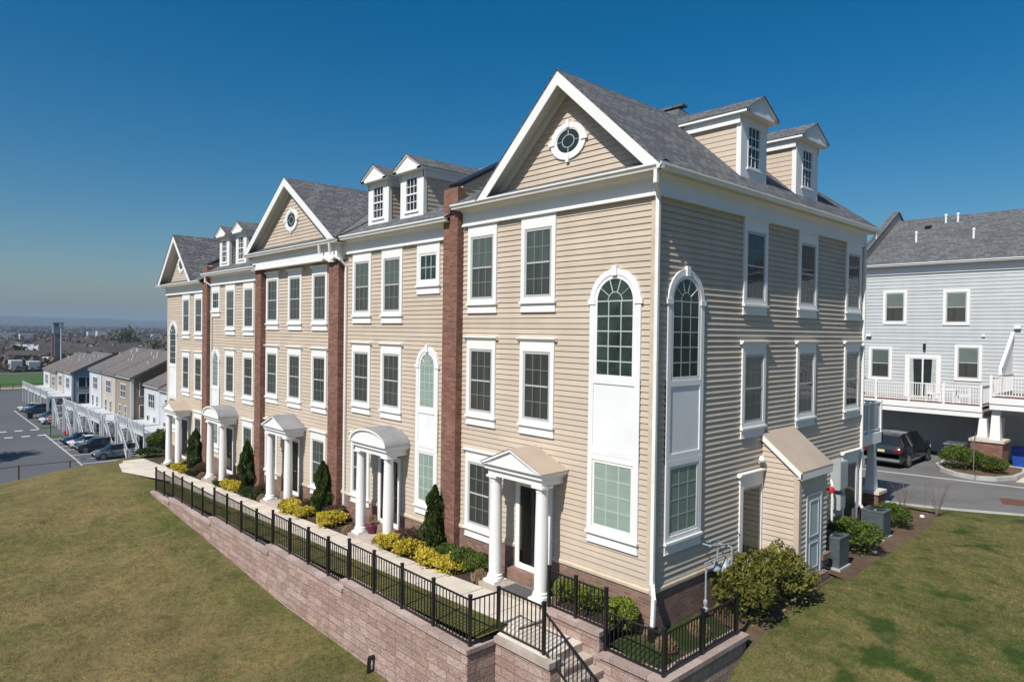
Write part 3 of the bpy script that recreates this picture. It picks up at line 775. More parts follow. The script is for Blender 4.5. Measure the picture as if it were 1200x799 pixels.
# side patio door, meter-side door
def glazed_door(h, x, y, z0, w, hh, cap=True):
    c = MB(); ring(c, -w/2, w/2, 0, hh, .15, 0, -.06)
    if cap: c.box(-w/2-.17, w/2+.17, 0, -.07, hh+.15, hh+.32); c.prism([(0, hh+.32), (-.09, hh+.32), (-.15, hh+.385), (-.15, hh+.41), (0, hh+.42)], 'x', -w/2-.25, w/2+.25)
    rot = Matrix.Rotation(R(90), 4, 'Z')
    def X(mb): mb.v = [tuple(rot @ Vector(v) + Vector((x, y, z0))) for v in mb.v]; return mb
    d = X(c).build('side_door', M['white'], h, origin=(x, y, z0))
    c = MB(); ring(c, -w/2+.07, w/2-.07, .12, hh-.07, .07, 0, -.04); X(c).build('sash', M['grey_box'], d)
    c = MB(); c.quad((-w/2+.05, -.043, .05), (w/2-.05, -.043, .05), (w/2-.05, -.043, hh-.05), (-w/2+.05, -.043, hh-.05)); X(c).build('pane', M['glass'], d, fixn=False)
    c = MB(); c.quad((-w/2+.05, -.0355, .05), (w/2-.05, -.0355, .05), (w/2-.05, -.0355, hh-.05), (-w/2+.05, -.0355, hh-.05)); X(c).build('blind', M['screen'], d, fixn=False)
glazed_door(H1, .013, 4.34, .62, .98, 1.9)
glazed_door(H1, .013, 10.85, .35, .98, 2.0)
# meter closet: lean-to with siding, tan roof and pale door
c = MB(); y0, y1, xd = 4.93, 6.62, 1.02
laps(c, front_P(y0), ZB+.155, 2.86, K(.02), K(xd), 0)
top = lambda z: xd - (z-2.86)/.80
laps(c, front_P(y0), 2.86, 3.66, K(.02), top, 0)
c.quad((.02, y0+.003, -.3), (xd, y0+.003, -.3), (xd, y0+.003, 2.86), (.02, y0+.003, 3.66))
laps(c, east_P(xd), .3, 2.86, K(y0), K(y1), 0, out=.04)
c.quad((xd-.003, y0, -.3), (xd-.003, y1, -.3), (xd-.003, y1, 2.86), (xd-.003, y0, 2.86))
c.quad((.02, y1, -.3), (xd, y1, -.3), (xd, y1, 2.86), (.02, y1, 3.66))
c.box(xd-.10, xd+.040, y0-.040, y0+.01, .2, 2.86); c.box(xd-.001, xd+.0401, y0+.0105, y0+.1, .2, 2.859)
c.box(.0, xd+.03, y0-.03, y0+.004, ZB, ZB+.154)
sh = c.build('meter_closet', M['siding'], H1, origin=(xd/2, y0, 0))
c = MB(); c.box(.036, xd+.028, y0-.028, y1+.03, -.5, .22); c.box(.036, xd-.02, y0-.028, y0+.1, .22, ZB-.002); c.build('brick_foot', M['brick_tan'], sh)
c = MB()
for e, m_ in ((0, 0),):
    A = Vector((.03, y0-.10, 3.86)); B = Vector((xd+.14, y0-.10, 2.95)); C2 = Vector((xd+.14, y1+.10, 2.95)); D2 = Vector((.03, y1+.10, 3.86)); t = Vector((0, 0, .05))
    c.quad(A+t, B+t, C2+t, D2+t, 0); c.quad(A, B, B+t, A+t, 0); c.quad(B, C2, C2+t, B+t, 0)
c.build('closet_roof', M['tan_metal'], sh, fixn=False)
c = MB(); u = Vector((0, 0, -.17))
c.quad(A, B, B+u, A+u); c.quad(A+Vector((0, .02, 0)), B+Vector((0, .02, 0)), B+u+Vector((0, .02, 0)), A+u+Vector((0, .02, 0)))
c.box(xd+.10, xd+.139, y0-.10, y1+.10, 2.78, 2.949); c.box(xd, xd+.10, y0-.08, y1+.08, 2.80, 2.83)
c.build('closet_fascia', M['white'], sh)
c = MB(); dy = 5.78
c.box(xd+.0, xd+.062, dy-.46, dy-.40, .16, 2.28); c.box(xd, xd+.062, dy+.40, dy+.46, .16, 2.28); c.box(xd, xd+.062, dy-.46, dy+.46, 2.28, 2.34)
d = c.build('closet_door', M['door_blue'], sh)
c = MB(); c.box(xd, xd+.045, dy-.40, dy+.40, .16, 2.28)
for z0, z1 in ((.35, .98), (1.2, 2.1)): 
    for a_, b_ in ((dy-.27, dy-.24), (dy+.24, dy+.27)): c.box(xd+.045, xd+.06, a_, b_, z0, z1)
    for a_, b_ in ((z0-.03, z0), (z1, z1+.03)): c.box(xd+.045, xd+.06, dy-.27, dy+.27, a_, b_)
c.build('door_leaf', M['door_blue'], sh)
c = MB(); c.box(xd+.02, xd+.2, 5.2, 6.4, -.2, .15); c.build('door_step', M['brick_tan'], sh)
c = MB(); c.box(xd-.0, xd+.06, 6.3, y1+.12, .22, .42); c.box(xd-.001, xd+.1, 6.27, y1+.16, .42, .56); c.build('brick_stub', M['brick_tan'], sh)
# downspouts of the corner house
downspout(H1, .10, -.06, 0, 0, [(.26, -.42, 9.93), (.26, -.42, 9.70), (.085, -.075, 9.47), (.085, -.075, 1.05), (.20, -.17, .72), (.20, -.20, .12)])
downspout(H1, 0, 0, 0, 0, [(.37, 11.75, 9.95), (.37, 11.75, 9.75), (.07, 11.72, 9.45), (.07, 11.72, .85), (.25, 11.72, .6), (.25, 11.72, .1)])
c = MB(); c.box(.13, .28, -.28, -.12, -.3, .18); c.build('drain_boot', M['black'], H1)
c = MB(); c.lathe(.12, 4.72, [(.05, 3.12), (.085, 3.16), (.085, 3.2), (.05, 3.27), (.02, 3.29)], 12); c.bar((0.02, 4.72, 3.1), (.12, 4.72, 3.12), .04); c.build('wall_light', M['white'], H1)
# rear deck seen past the far corner
c = MB(); c.box(-5, -.25, DEP+.01, 14.6, 2.8, 3.0); c.box(-5, -.24, 14.5, 14.62, 2.62, 3.0); c.box(-.36, -.24, DEP+.01, 14.62, 2.62, 3.001)
dk = c.build('rear_deck', M['white'], H1, origin=(-2.5, 13.2, 2.75))
c = MB()
for y in (12.0, 13.3, 14.54): c.box(-.36, -.26, y-.05, y+.05, 3.0, 4.15)
for z in (3.1, 4.05): c.box(-.34, -.28, 11.9, 14.56, z, z+.06)
y = 12.1
while y < 14.5: c.box(-.325, -.295, y, y+.03, 3.15, 4.05); y += .11
x = -4.9
while x < -.4: c.box(x, x+.03, 14.52, 14.55, 3.15, 4.05); x += .11
c.box(-5, -.3, 14.5, 14.56, 4.05, 4.11)
c.build('deck_railing', M['white'], dk)
c = MB(); c.box(-.345, -.275, 12.1, 14.2, 3.2, 4.0); c.build('deck_screen', M['grey_box'], dk)
c = MB(); c.box(-.95, -.22, 14.2, 14.93, -.3, .72); c.build('brick_pier', M['brick'], dk)
c = MB(); c.box(-1.0, -.17, 14.15, 14.98, .72, .83); c.build('pier_cap', M['concrete'], dk)
c = MB(); n0 = len(c.v); a0, a1 = .17, .10; cx_, cy_ = -.58, 14.55
c.v += [(cx_-a0, cy_-a0, .83), (cx_+a0, cy_-a0, .83), (cx_+a0, cy_+a0, .83), (cx_-a0, cy_+a0, .83), (cx_-a1, cy_-a1, 2.6), (cx_+a1, cy_-a1, 2.6), (cx_+a1, cy_+a1, 2.6), (cx_-a1, cy_+a1, 2.6)]
for q in ((0,3,2,1),(4,5,6,7),(0,1,5,4),(1,2,6,5),(2,3,7,6),(3,0,4,7)): c.f.append(tuple(n0+i for i in q)); c.m.append(0)
c.build('tapered_post', M['white'], dk)

# ---- second house: two dormers, grey barrel porch
DZ = [0, -.285, -.57, -.855, -1.14]
def dormered(name, label, x0, x1, dz, wx, ax, ds):
    h = base_house(name, label, x0, x1, dz, dx=wx[1] if ax > wx[0] else wx[0])
    main_roof(h, x0, x1, dz)
    cornice(h, x0+.02, x1-.02, 0, ZF+dz, ZS+dz, .36)
    for x in wx:
        place(W_TOP, h, (x, 0, 7.43+dz)); place(W_STD, h, (x, 0, 4.26+dz))
    place(W_SMALL, h, (ax, 0, 8.33+dz))
    place(ARCH_B, h, (ax, 0, dz)); place(W_LOWN, h, (ax, 0, 1.48+dz))
    for x in ds: dormer(h, (x, .22, 10.36+dz), 0, .55, 1.27, 1.52, .22)
    return h
H2 = dormered('townhouse', 'second tan townhouse from the corner, with two dormers and a barrel-roofed porch', -14.0, -7.03, DZ[1], (-12.35, -10.43), -8.39, (-11.75, -9.72))
place(W_STD, H2, (-12.35, 0, 1.05+DZ[1])); porch(H2, -10.42, DZ[1], 'arch', 'grey_metal')
# brick pilaster and fire wall between the first two houses
pilaster(H2, -7.36, -6.69, DZ[1], 10.62); parapet(H2, -7.33, -6.74, 10.72, 13.98)
H3 = base_house('townhouse', 'middle tan townhouse under the wide white gable, framed by two brick pilasters', -20.9, -14.0, DZ[2], dx=-17.68)
z3 = 9.02
main_roof(H3, -21.6, -13.25, 0, -.64, 9.72)
r = MB(); cx3, hf = -17.4, 4.15; e3, a3 = 9.72, 12.50; yv = -.64 + (a3-e3)/.55
r.poly([(cx3, -.67, a3), (cx3-hf, -.67, e3), (cx3, yv, a3+.02)]); r.poly([(cx3, -.67, a3), (cx3, yv, a3+.02), (cx3+hf, -.67, e3)]); r.build('gable_roof', M['shingle'], H3, fixn=False)
f = MB(); f.box(-21.27, -13.58, -.03, -.36, z3, z3+.56); f.prism([(-.36, z3), (-.40, z3), (-.40, z3+.035), (-.36, z3+.06)], 'x', -21.3, -13.55); f.build('frieze', M['white'], H3)
s = MB(); s.box(-21.5, -13.3, 0, -.53, z3+.561, z3+.59); s.box(-21.5, -13.3, -.51, -.53, z3+.59, z3+.68); s.build('soffit', M['soffit'], H3)
g = MB(); g.prism(gutter_prof(-.531, z3+.57), 'x', -21.55, -13.25); g.build('gutter', M['gutter'], H3)
c = MB(); laps(c, front_P(0), ZF+DZ[2]-.01, z3+.1, K(-20.9), K(-14.0)); c.box(-20.9, -14.0, .01, -.003, ZF+DZ[2], z3+.6); c.build('upper_siding', M['siding'], H3)
gable_front(H3, cx3, hf, -.28, -.67, e3, a3)
place(OVAL, H3, (cx3-.05, -.28, 10.85))
for x in (-19.84, -17.65, -15.5):
    place(W_STD, H3, (x, 0, 7.43+DZ[2])); place(W_STD, H3, (x, 0, 4.26+DZ[2]))
    if x != -17.65: place(W_STD, H3, (x, 0, 1.05+DZ[2]))
porch(H3, -17.68, DZ[2], 'pediment', 'grey_metal')
pilaster(H3, -14.38, -13.65, DZ[2], z3-.001); pilaster(H3, -21.2, -20.58, DZ[2], z3-.002)
H4 = dormered('townhouse', 'fourth tan townhouse, with two dormers and a narrow arched window left of its porch', -27.7, -20.9, DZ[3], (-24.72, -22.46), -26.7, (-26.27, -24.1))
place(W_STD, H4, (-22.46, 0, 1.05+DZ[3])); porch(H4, -24.75, DZ[3], 'arch', 'grey_metal')
pilaster(H4, -28.02, -27.36, DZ[3], 9.62); parapet(H4, -28.0, -27.42, 9.72, 12.98)
H5 = base_house('townhouse', 'farthest tan townhouse of the terrace, with a narrow-looking gable and tan porch roof', -34.8, -27.7, DZ[4], dx=-31.35)
d5 = DZ[4]
mx = lambda x: -34.8 - x
r5 = hip_roof(mx); r5.v = [(x, y, z+d5) for x, y, z in r5.v]; r5.build('roof', M['shingle'], H5, fixn=False)
cornice(H5, -34.8, -28.05, 0, ZF+d5, ZS+d5, .36, (.31, 0))
gable_front(H5, mx(gx), 3.01, 0, -.48, ze+d5, za+d5)
place(OVAL, H5, (mx(gx), 0, 11.17+d5))
for x in (-31.28, -29.25):
    place(W_TOP, H5, (x, 0, 7.43+d5)); place(W_STD, H5, (x, 0, 4.26+d5))
place(W_STD, H5, (-29.25, 0, 1.05+d5)); place(ARCH_A, H5, (-33.62, 0, d5)); place(W_LOW, H5, (-33.62, 0, 1.98+d5))
porch(H5, -31.35, d5, 'pediment', 'tan_metal')
f = MB(); f.box(-34.8, -34.89, -.09, DEP, ZF+d5, ZS+d5); f.box(-35.26, -34.78, .021, DEP+.45, ZS+d5+.0005, ZS+d5+.0255); f.prism(gutter_prof(-35.261, ZS+d5+.01, -1), 'y', -.5, DEP+.4); f.build('side_cornice', M['white'], H5)
# downspouts on the far houses
downspout(H3, 0, 0, 0, 0, [(-14.55, -.58, z3+.56), (-14.55, -.54, z3+.22), (-14.1, -.38, z3-.04), (-13.85, -.3, z3-.05)])
downspout(H2, 0, 0, 0, 0, [(-13.75, -.58, z3+.56), (-13.75, -.54, z3+.2), (-13.45, -.3, z3-.02), (-13.42, -.07, z3-.25), (-13.42, -.07, .05), (-13.42, -.22, -.2), (-13.42, -.24, -.62)])
downspout(H4, 0, 0, 0, 0, [(-27.3, -.37, ZS+DZ[3]), (-27.3, -.37, ZS+DZ[3]-.25), (-27.2, -.07, ZF+DZ[3]-.02), (-27.2, -.07, -.6), (-27.2, -.25, -.9), (-27.2, -.28, -1.3)])

# ------------------------------------------------------------------ grey house across the lane
YG = 31.5
HG = thing('grey_house', 'pale grey sided house with white deck and grey shingle roof across the lane', 'house', (1, YG, 0))
gx0, gx1 = -7.1, 15.0
c = MB(); c.box(gx0, gx1, YG+.01, YG+11.8, 0, 10.6); c.build('wall_core', M['siding_grey'], HG)
c = MB(); laps(c, front_P(YG), 2.9, 10.15, K(gx0), K(gx1), lap=.2, out=.028); c.build('front_siding', M['siding_grey'], HG)
c = MB(); c.box(gx0, gx1, YG, YG-.09, 10.15, 10.6); c.build('frieze', M['white'], HG)
c = MB(); c.box(gx0, gx1, YG, YG-.4, 10.6, 10.63); c.prism(gutter_prof(YG-.401, 10.61), 'x', gx0, gx1); c.build('gutter', M['gutter'], HG)
c = MB(); c.poly([(gx0, YG-.42, 10.75), (gx1, YG-.42, 10.75), (gx1, YG+5.9, 14.2), (gx0, YG+5.9, 14.2)]); c.poly([(gx0, YG+5.9, 14.2), (gx1, YG+5.9, 14.2), (gx1, YG+12.2, 10.75), (gx0, YG+12.2, 10.75)])
c.poly([(gx0+.01, YG-.42, 10.7), (gx0+.01, YG+5.9, 14.15), (gx0+.01, YG+12.2, 10.7)]); rg = c.build('roof', M['shingle'], HG)
c = MB(); prof = [(YG-.5, 9.9), (YG-.5, 11.15), (YG+5.9, 14.75), (YG+12.3, 11.15), (YG+12.3, 9.9)]; c.prism(prof, 'x', gx0-.35, gx0-.02)
c.build('parapet_wall', M['siding'], HG)
c = MB()
for a_, b_ in ((prof[1], prof[2]), (prof[2], prof[3])): c.bar((gx0-.18, a_[0], a_[1]+.03), (gx0-.18, b_[0], b_[1]+.03), .42, .12)
c.build('parapet_coping', M['shingle'], HG)
for x, y, zz in ((-4.1, YG+4.9, .5), (-3.45, YG+4.9, .5), (-5.0, YG+2.4, .6), (-2.0, YG+2.3, .55)):
    zb_ = 10.75 + .546*(y-YG+.42); c = MB(); c.lathe(x, y, [(.06, zb_-.1), (.06, zb_+zz-.1), (.085, zb_+zz-.09), (.085, zb_+zz), (.03, zb_+zz+.05)], 10); c.build('vent_pipe', M['white'], HG)
for x in (-4.9, .4, .95):
    y = YG+4.3; zb_ = 10.75 + .546*(y-YG+.42); c = MB(); c.obox((x, y, zb_+.06), (.17, 0, 0), (0, .15, .08), (0, -.03, .06)); c.build('roof_vent', M['black'], HG)
for x, z in ((-5.33, 7.42), (-2.2, 7.37), (-6.07, 4.1), (-1.58, 4.3)): place(W_GREY, HG, (x, YG, z))
c = MB(); ring(c, -4.55, -3.05, 3.0, 5.3, .17, YG, YG-.06)
pd = c.build('patio_door', M['white'], HG, origin=(-3.8, YG, 3.0))
c = MB(); ring(c, -4.48, -3.12, 3.1, 5.23, .07, YG, YG-.045); c.box(-3.84, -3.76, YG, YG-.05, 3.1, 5.23)
for x in (-4.25, -4.03, -3.55, -3.33): c.box(x-.01, x+.01, YG-.030, YG-.0345, 3.1, 5.23)
for z in (3.6, 4.1, 4.65): c.box(-4.48, -3.12, YG-.0305, YG-.035, z-.01, z+.01)
c.build('sash', M['white'], pd)
c = MB(); c.quad((-4.5, YG-.043, 3.0), (-3.1, YG-.043, 3.0), (-3.1, YG-.043, 5.3), (-4.5, YG-.043, 5.3)); c.build('pane', M['glass'], pd, fixn=False)
c = MB(); c.quad((-4.5, YG-.0355, 3.0), (-3.1, YG-.0355, 3.0), (-3.1, YG-.0355, 5.3), (-4.5, YG-.0355, 5.3), 0)  # full sheet painted dark as the unlit room behind the curtains
c.quad((-4.5, YG-.0435, 3.0), (-4.22, YG-.0435, 3.0), (-4.30, YG-.0435, 5.3), (-4.5, YG-.0435, 5.3), 1); c.quad((-3.4, YG-.0435, 3.0), (-3.1, YG-.0435, 3.0), (-3.1, YG-.0435, 5.3), (-3.32, YG-.0435, 5.3), 1)
c.build('curtain', [M['room'], M['pale_blind']], pd, fixn=False)
for x, z in ((-6.72, 6.55), (.62, 7.05)):
    c = MB(); c.box(x-.14, x+.14, YG-.02, YG-.2, z-.06, z+.1); c.build('flood_light', M['white'], HG)
c = MB(); c.box(-3.78, -3.66, YG-.02, YG-.16, 5.75, 6.1); c.build('wall_lantern', M['black'], HG)
c = MB(); c.box(-.98, -.82, YG-.02, YG-.1, 6.55, 6.68); c.build('dryer_vent', M['white'], HG)
# ground floor recess, garage door, side door
c = MB(); c.box(gx0, gx1, YG-.002, YG-.03, 0, 2.4); c.build('ground_floor_wall', M['grey_box'], HG)
c = MB(); c.box(-6.0, -1.2, YG-.031, YG-.07, 0, 2.25)
for j in range(4): c.box(-5.95, -1.25, YG-.07, YG-.085, .06+j*.55, .54+j*.55)
c.build('garage_door', M['grey_box'], HG)
c = MB(); ring(c, -.75, .05, .1, 2.15, .1, YG-.031, YG-.09); c.box(-.75, .05, YG-.031, YG-.06, 0.0, 2.15); c.build('entry_door', M['white'], HG)
c = MB(); ring(c, 1.7, 3.2, .5, 2.2, .1, YG-.031, YG-.09); c.quad((1.7, YG-.06, .5), (3.2, YG-.06, .5), (3.2, YG-.06, 2.2), (1.7, YG-.06, 2.2), 1); c.build('ground_window', [M['white'], M['car_glass']], HG, fixn=False)
# decks
def deck(h, x0, x1, yf, z, name='deck'):
    c = MB(); c.box(x0, x1, YG-.1, yf+.06, z-.16, z-.03, 1); c.box(x0, x1, yf+.061, yf+.02, z-.30, z-.0); c.box(x0, x1, yf+.30, yf+.07, z-.58, z-.301)
    c.box(x0, x0+.04, YG-.1, yf+.1, z-.301, z-.001); c.box(x1-.04, x1, YG-.1, yf+.1, z-.301, z-.001)
    d = c.build(name, [M['white'], M['deckwood']], h, origin=((x0+x1)/2, yf, z))
    c = MB(); n = max(2, int(round((x1-x0)/1.9)))
    for i in range(n+1):
        x = x0+.05 + (x1-x0-.1)*i/n; c.box(x-.05, x+.05, yf+.02, yf+.12, z, z+1.08)
    for zz in (.1, .98): c.box(x0, x1, yf+.045, yf+.095, z+zz, z+zz+.05)
    x = x0+.1
    while x < x1-.05: c.box(x-.014, x+.014, yf+.056, yf+.084, z+.14, z+.99); x += .115
    for xs in (x0+.05, x1-.05):
        y = yf+.15
        while y < YG-.1: c.box(xs-.014, xs+.014, y, y+.028, z+.14, z+.99); y += .115
        for zz in (.1, .98): c.box(xs-.025, xs+.025, yf+.1, YG-.1, z+zz, z+zz+.05)
    c.build('railing', M['white'], d)
    return d
dk1 = deck(HG, -6.9, -.2, 28.3, 3.02)
dk2 = deck(HG, .42, 9.0, 26.8, 3.62)
for nm, x, y, zt in (('deck_post', -.05, 28.0, 2.45), ('deck_post', .62, 27.3, 3.04)):
    c = MB(); n0 = 0; a0, a1 = .22, .15
    c.v += [(x-a0, y-a0, 1.55), (x+a0, y-a0, 1.55), (x+a0, y+a0, 1.55), (x-a0, y+a0, 1.55), (x-a1, y-a1, zt), (x+a1, y-a1, zt), (x+a1, y+a1, zt), (x-a1, y+a1, zt)]
    for q in ((0,3,2,1),(4,5,6,7),(0,1,5,4),(1,2,6,5),(2,3,7,6),(3,0,4,7)): c.f.append(q); c.m.append(0)
    c.build(nm, M['white'], HG)
c = MB(); c.box(-.35, .95, 27.0, 28.3, 0, 1.42); c.build('brick_pier', M['brick'], HG)
c = MB(); c.box(-.42, 1.02, 26.93, 28.37, 1.42, 1.54); c.build('pier_cap', M['concrete'], HG)
c = MB(); c.poly([(.42, 29.0, 5.0), (.42, YG, 6.7), (.42, YG, 3.7), (.42, 29.0, 3.7)]); c.bar((.42, 28.9, 4.9), (.42, YG, 6.75), .14, .2); c.box(.35, .49, 28.85, 29.0, 3.6, 5.0); c.build('stair_screen', M['white'], HG)

def patio_chair(label, x, y, z, rz):
    r_ = thing('patio_chair', label, 'chair', (x, y, z), rz, 'white chairs on the grey house deck'); WO[r_.name] = Vector((0, 0, 0))
    c = MB(); c.box(-.24, .24, -.24, .24, .40, .44); c.build('seat', M['white'], r_)
    c = MB()
    for k in range(5): c.box(-.22+k*.095, -.17+k*.095, .2, .24, .44, .92)
    c.box(-.24, .24, .2, .245, .9, .97); c.build('backrest', M['white'], r_)
    for sx in (-1, 1):
        for sy in (-1, 1): c = MB(); c.box(sx*.22-.02, sx*.22+.02, sy*.21-.02, sy*.21+.02, 0, .4); c.build('leg', M['white'], r_)
patio_chair('white slatted chair on the grey house deck, left of the table', -2.75, 29.6, 2.99, R(70)); patio_chair('white slatted chair on the grey house deck, right of the table', -1.3, 29.6, 2.99, R(-70))
TB = thing('patio_table', 'small white table between the two deck chairs', 'table', (-2.0, 29.6, 2.99))
c = MB(); c.box(-2.35, -1.65, 29.3, 29.9, 3.66, 3.71); c.build('tabletop', M['white'], TB)
for sx in (-1, 1):
    for sy in (-1, 1): c = MB(); c.box(-2+sx*.3-.02, -2+sx*.3+.02, 29.6+sy*.25-.02, 29.6+sy*.25+.02, 2.99, 3.66); c.build('leg', M['white'], TB)

# ------------------------------------------------------------------ terrain
def sm(a, b, x):
    t = max(0, min(1, (x-a)/(b-a))); return t*t*(3-2*t)
def wallbase(x):
    pts = [(-60, -1.35), (-36, -1.28), (-25.4, -1.28), (-14.4, -1.87), (-11.5, -2.05), (-5, -2.1), (0, -2.25)]
    for (a, za_), (b_, zb_) in zip(pts, pts[1:]):
        if x <= b_: return za_ + (zb_-za_)*max(0, (x-a))/(b_-a)
    return -2.25
def eastz(y):
    pts = [(-60, -5), (-8, -2.9), (-3, -2.25), (-1, -1.75), (0, -1.5), (1.0, -1.0), (1.8, -.5), (3, -.28), (5, -.12), (8, -.05), (16, -.03), (100, -.03)]
    for (a, za_), (b_, zb_) in zip(pts, pts[1:]):
        if y <= b_: return za_ + (zb_-za_)*max(0, (y-a))/(b_-a)
    return -.03
def H(x, y):
    w = wallbase(x) - max(0, -3.15-y)*.035 - max(0, -11-y)*.06
    if x < -26 and y > -4: w -= .16*sm(-30, -35, x)*sm(-4, -2.8, y)
    e = eastz(y)
    t = sm(-4, 1.2, x)
    z = w*(1-t) + e*t
    if y > 14: z = z*(1-sm(14, 16.2, y)) + .012*sm(14, 16.2, y)
    # crest and bank down to the car park
    xc = -38.5 - (y+7.9)*.62 if y < 4 else -45.9
    d = xc - x
    drop = sm(-7, 20, d)*7.6 + max(0, min(1, (d+6)/14))*.25
    z = z - drop
    if z < -9.1 or d > 20: z = min(z, -9.1) if d > 20 else max(z, -9.1)
    return z
def undul(x, y): return noise.noise(Vector((x*.16, y*.16, 3)))*.10 + noise.noise(Vector((x*.6, y*.6, 8)))*.025
def grid(name, xs, ys, fn, mat, kind='structure', smooth=True):
    v = [(x, y, fn(x, y)) for y in ys for x in xs]; nx = len(xs)
    f = [(j*nx+i, j*nx+i+1, (j+1)*nx+i+1, (j+1)*nx+i) for j in range(len(ys)-1) for i in range(nx-1)]
    me = bpy.data.meshes.new(name); me.from_pydata(v, [], f); me.materials.append(mat)
    me.polygons.foreach_set('use_smooth', [smooth]*len(f))
    o = bpy.data.objects.new(name, me); COL.objects.link(o); o['kind'] = kind
    return o
def fr(a, b, s):
    out = []; x = a
    while x < b-1e-6: out.append(x); x += s
    return out + [b]
def lawn_h(x, y):
    u = undul(x, y)
    k = 1
    if x > -1: k = sm(1.4, 4, x) if y < 16 else .3
    k *= .3 + .7*sm(-3.3, -5.5, y) if x < 0 else 1
    if y > -3.1 and -26 < x < 1.25 and y < 16:      # under the terrace and the raised beds
        return min(H(x, y), -2.3 if x < -1 else -1.2) - .1
    return H(x, y) + u*k*(.4 if y > 2 else 1)
xs = fr(-64, -26, 1.0)[:-1] + fr(-26, 1.2, .8)[:-1] + [1.24, 1.27] + fr(1.4, 6, .3)[:-1] + fr(6, 24, 1.0)
ys = fr(-42, -8, 1.0)[:-1] + fr(-8, -3.3, .4)[:-1] + [-3.3, -3.16, -3.08] + fr(-2.8, 6, .35)[:-1] + fr(6, 16.6, .8)
grid('lawn', xs, ys, lawn_h, M['lawn'])
# short grass blades standing on the lawn
rg = random.Random(11); gv = []; gf = []
def blades(n, xa, xb, ya, yb, ok):
    m_ = 0
    while m_ < n:
        cx_, cy_ = rg.uniform(xa, xb), rg.uniform(ya, yb)
        if not ok(cx_, cy_): continue
        for q in range(rg.randint(4, 9)):
            x = cx_ + rg.gauss(0, .07); y = cy_ + rg.gauss(0, .07)
            if not ok(x, y): continue
            m_ += 1; z = lawn_h(x, y) - .008; a = rg.uniform(0, 6.28); h_ = rg.uniform(.02, .055); l_ = rg.uniform(-.03, .03); w_ = rg.uniform(.006, .013); k = len(gv)
            gv.extend([(x-w_*math.cos(a), y-w_*math.sin(a), z), (x+w_*math.cos(a), y+w_*math.sin(a), z), (x+l_*math.sin(a), y-l_*math.cos(a), z+h_)]); gf.append((k, k+1, k+2))
blades(75000, -27, 2.5, -13, -3.3, lambda x, y: y < -3.33 and (x < .9 or y < -3.4))
blades(60000, 1.3, 13, -5, 16, lambda x, y: x > (1.45 if y < 6.7 else 1.78) or y < .8 and x > 1.36)
me = bpy.data.meshes.new('grass'); me.from_pydata(gv, [], gf); me.materials.append(M['blade']); o = bpy.data.objects.new('grass', me); COL.objects.link(o); tag(o, 'short straw and green grass blades standing on the lawn', 'grass', kind='stuff')
# wide ground down to the horizon
def far_z(x, y):
    if x > -150: z = -9.2
    elif x > -240: z = -9.2 - 6.8*sm(-195, -245, x)
    else: z = -16.0 - 6*sm(-380, -700, x)
    if x > -50 : z = -9.2 + (9.05)*sm(-50, -30, x) if y > 15 else -9.2
    return z
gx = [-9000, -7000, -5000, -3500, -2500, -1800, -1300, -1000, -800, -700] + fr(-640, -150, 14) + fr(-140, -60, 10) + fr(-55, 20, 5) + [30, 60, 120, 300, 700, 1500]
gy = [-2500, -1200, -600, -300, -150, -80, -40, 0, 10, 15, 20] + fr(30, 140, 14) + [200, 300, 450, 700, 1100, 1700, 2600, 4000, 6000]
grid('ground', gx, gy, far_z, M['farground'])
# distant hills as real relief
def hill(x, y):
    t = max(0, 1 - abs(x+6900)/1500)
    return -30 + (108 + 26*noise.noise(Vector((y*.0006, x*.0005, 1))) + 14*noise.noise(Vector((y*.002, x*.002, 5)))) * t**.7
grid('hills', fr(-8400, -5400, 150), fr(-1500, 7000, 150), hill, M['hills'])

def slab(name, pts, z, mat, kind='structure', th=.0):
    c = MB(); c.poly([(x, y, z if not callable(z) else z(x)) for x, y in pts])
    o = c.build(name, mat, fixn=False); o['kind'] = kind; return o
zg = lambda x: -.06 + .0405*(x+2) if x < -2 else -.06
def strip(name, x0, x1, y0, y1, mat, dz0=0, dz1=0, step=1.0):
    xs_ = fr(x0, x1, step); c = MB()
    for a_, b_ in zip(xs_, xs_[1:]): c.quad((a_, y0, zg(a_)+dz0), (b_, y0, zg(b_)+dz0), (b_, y1, zg(b_)+dz1), (a_, y1, zg(a_)+dz1))
    o = c.build(name, mat, fixn=False); o['kind'] = 'structure'; return o
strip('grass_strip', -26.2, -2.31, -3.0, -1.99, M['lawn'], -.03, -.01)
strip('planting_bed', -35.2, -1.95, -.99, .05, M['mulch'], -.01, .13)
c = MB(); xs_ = fr(-36, -2.0, 1.5)
for a_, b_ in zip(xs_, xs_[1:]):
    g_ = .022
    c.quad((a_, -2.06, zg(a_)+.01), (b_-g_, -2.06, zg(b_)+.01), (b_-g_, -.95, zg(b_)+.01), (a_, -.95, zg(a_)+.01))
    c.quad((a_, -2.06, zg(a_)-.1), (b_-g_, -2.06, zg(b_)-.1), (b_-g_, -2.06, zg(b_)+.01), (a_, -2.06, zg(a_)+.01))
    c.quad((b_-g_, -2.06, zg(b_)), (b_, -2.06, zg(b_)), (b_, -.95, zg(b_)), (b_-g_, -.95, zg(b_)))
c.poly([(-36, -2.06, zg(-36)+.01), (-36, -.95, zg(-36)+.01), (-36.1, -1.3, zg(-36)+.0), (-35.0, -2.5, zg(-35)-.01), (-32, -3.0, zg(-33)+.0), (-26.6, -2.062, zg(-26.6)+.008)])
c.poly([(-2.31, -2.45, -.169), (-.8, -2.45, -.169), (-.8, -1.2, -.169), (-1.99, -1.2, -.169), (-1.99, -.95, -.055), (-2.0, -.95, -.052), (-2.31, -2.06, -.065)])
o = c.build('path', M['concrete'], fixn=False); o['kind'] = 'structure'
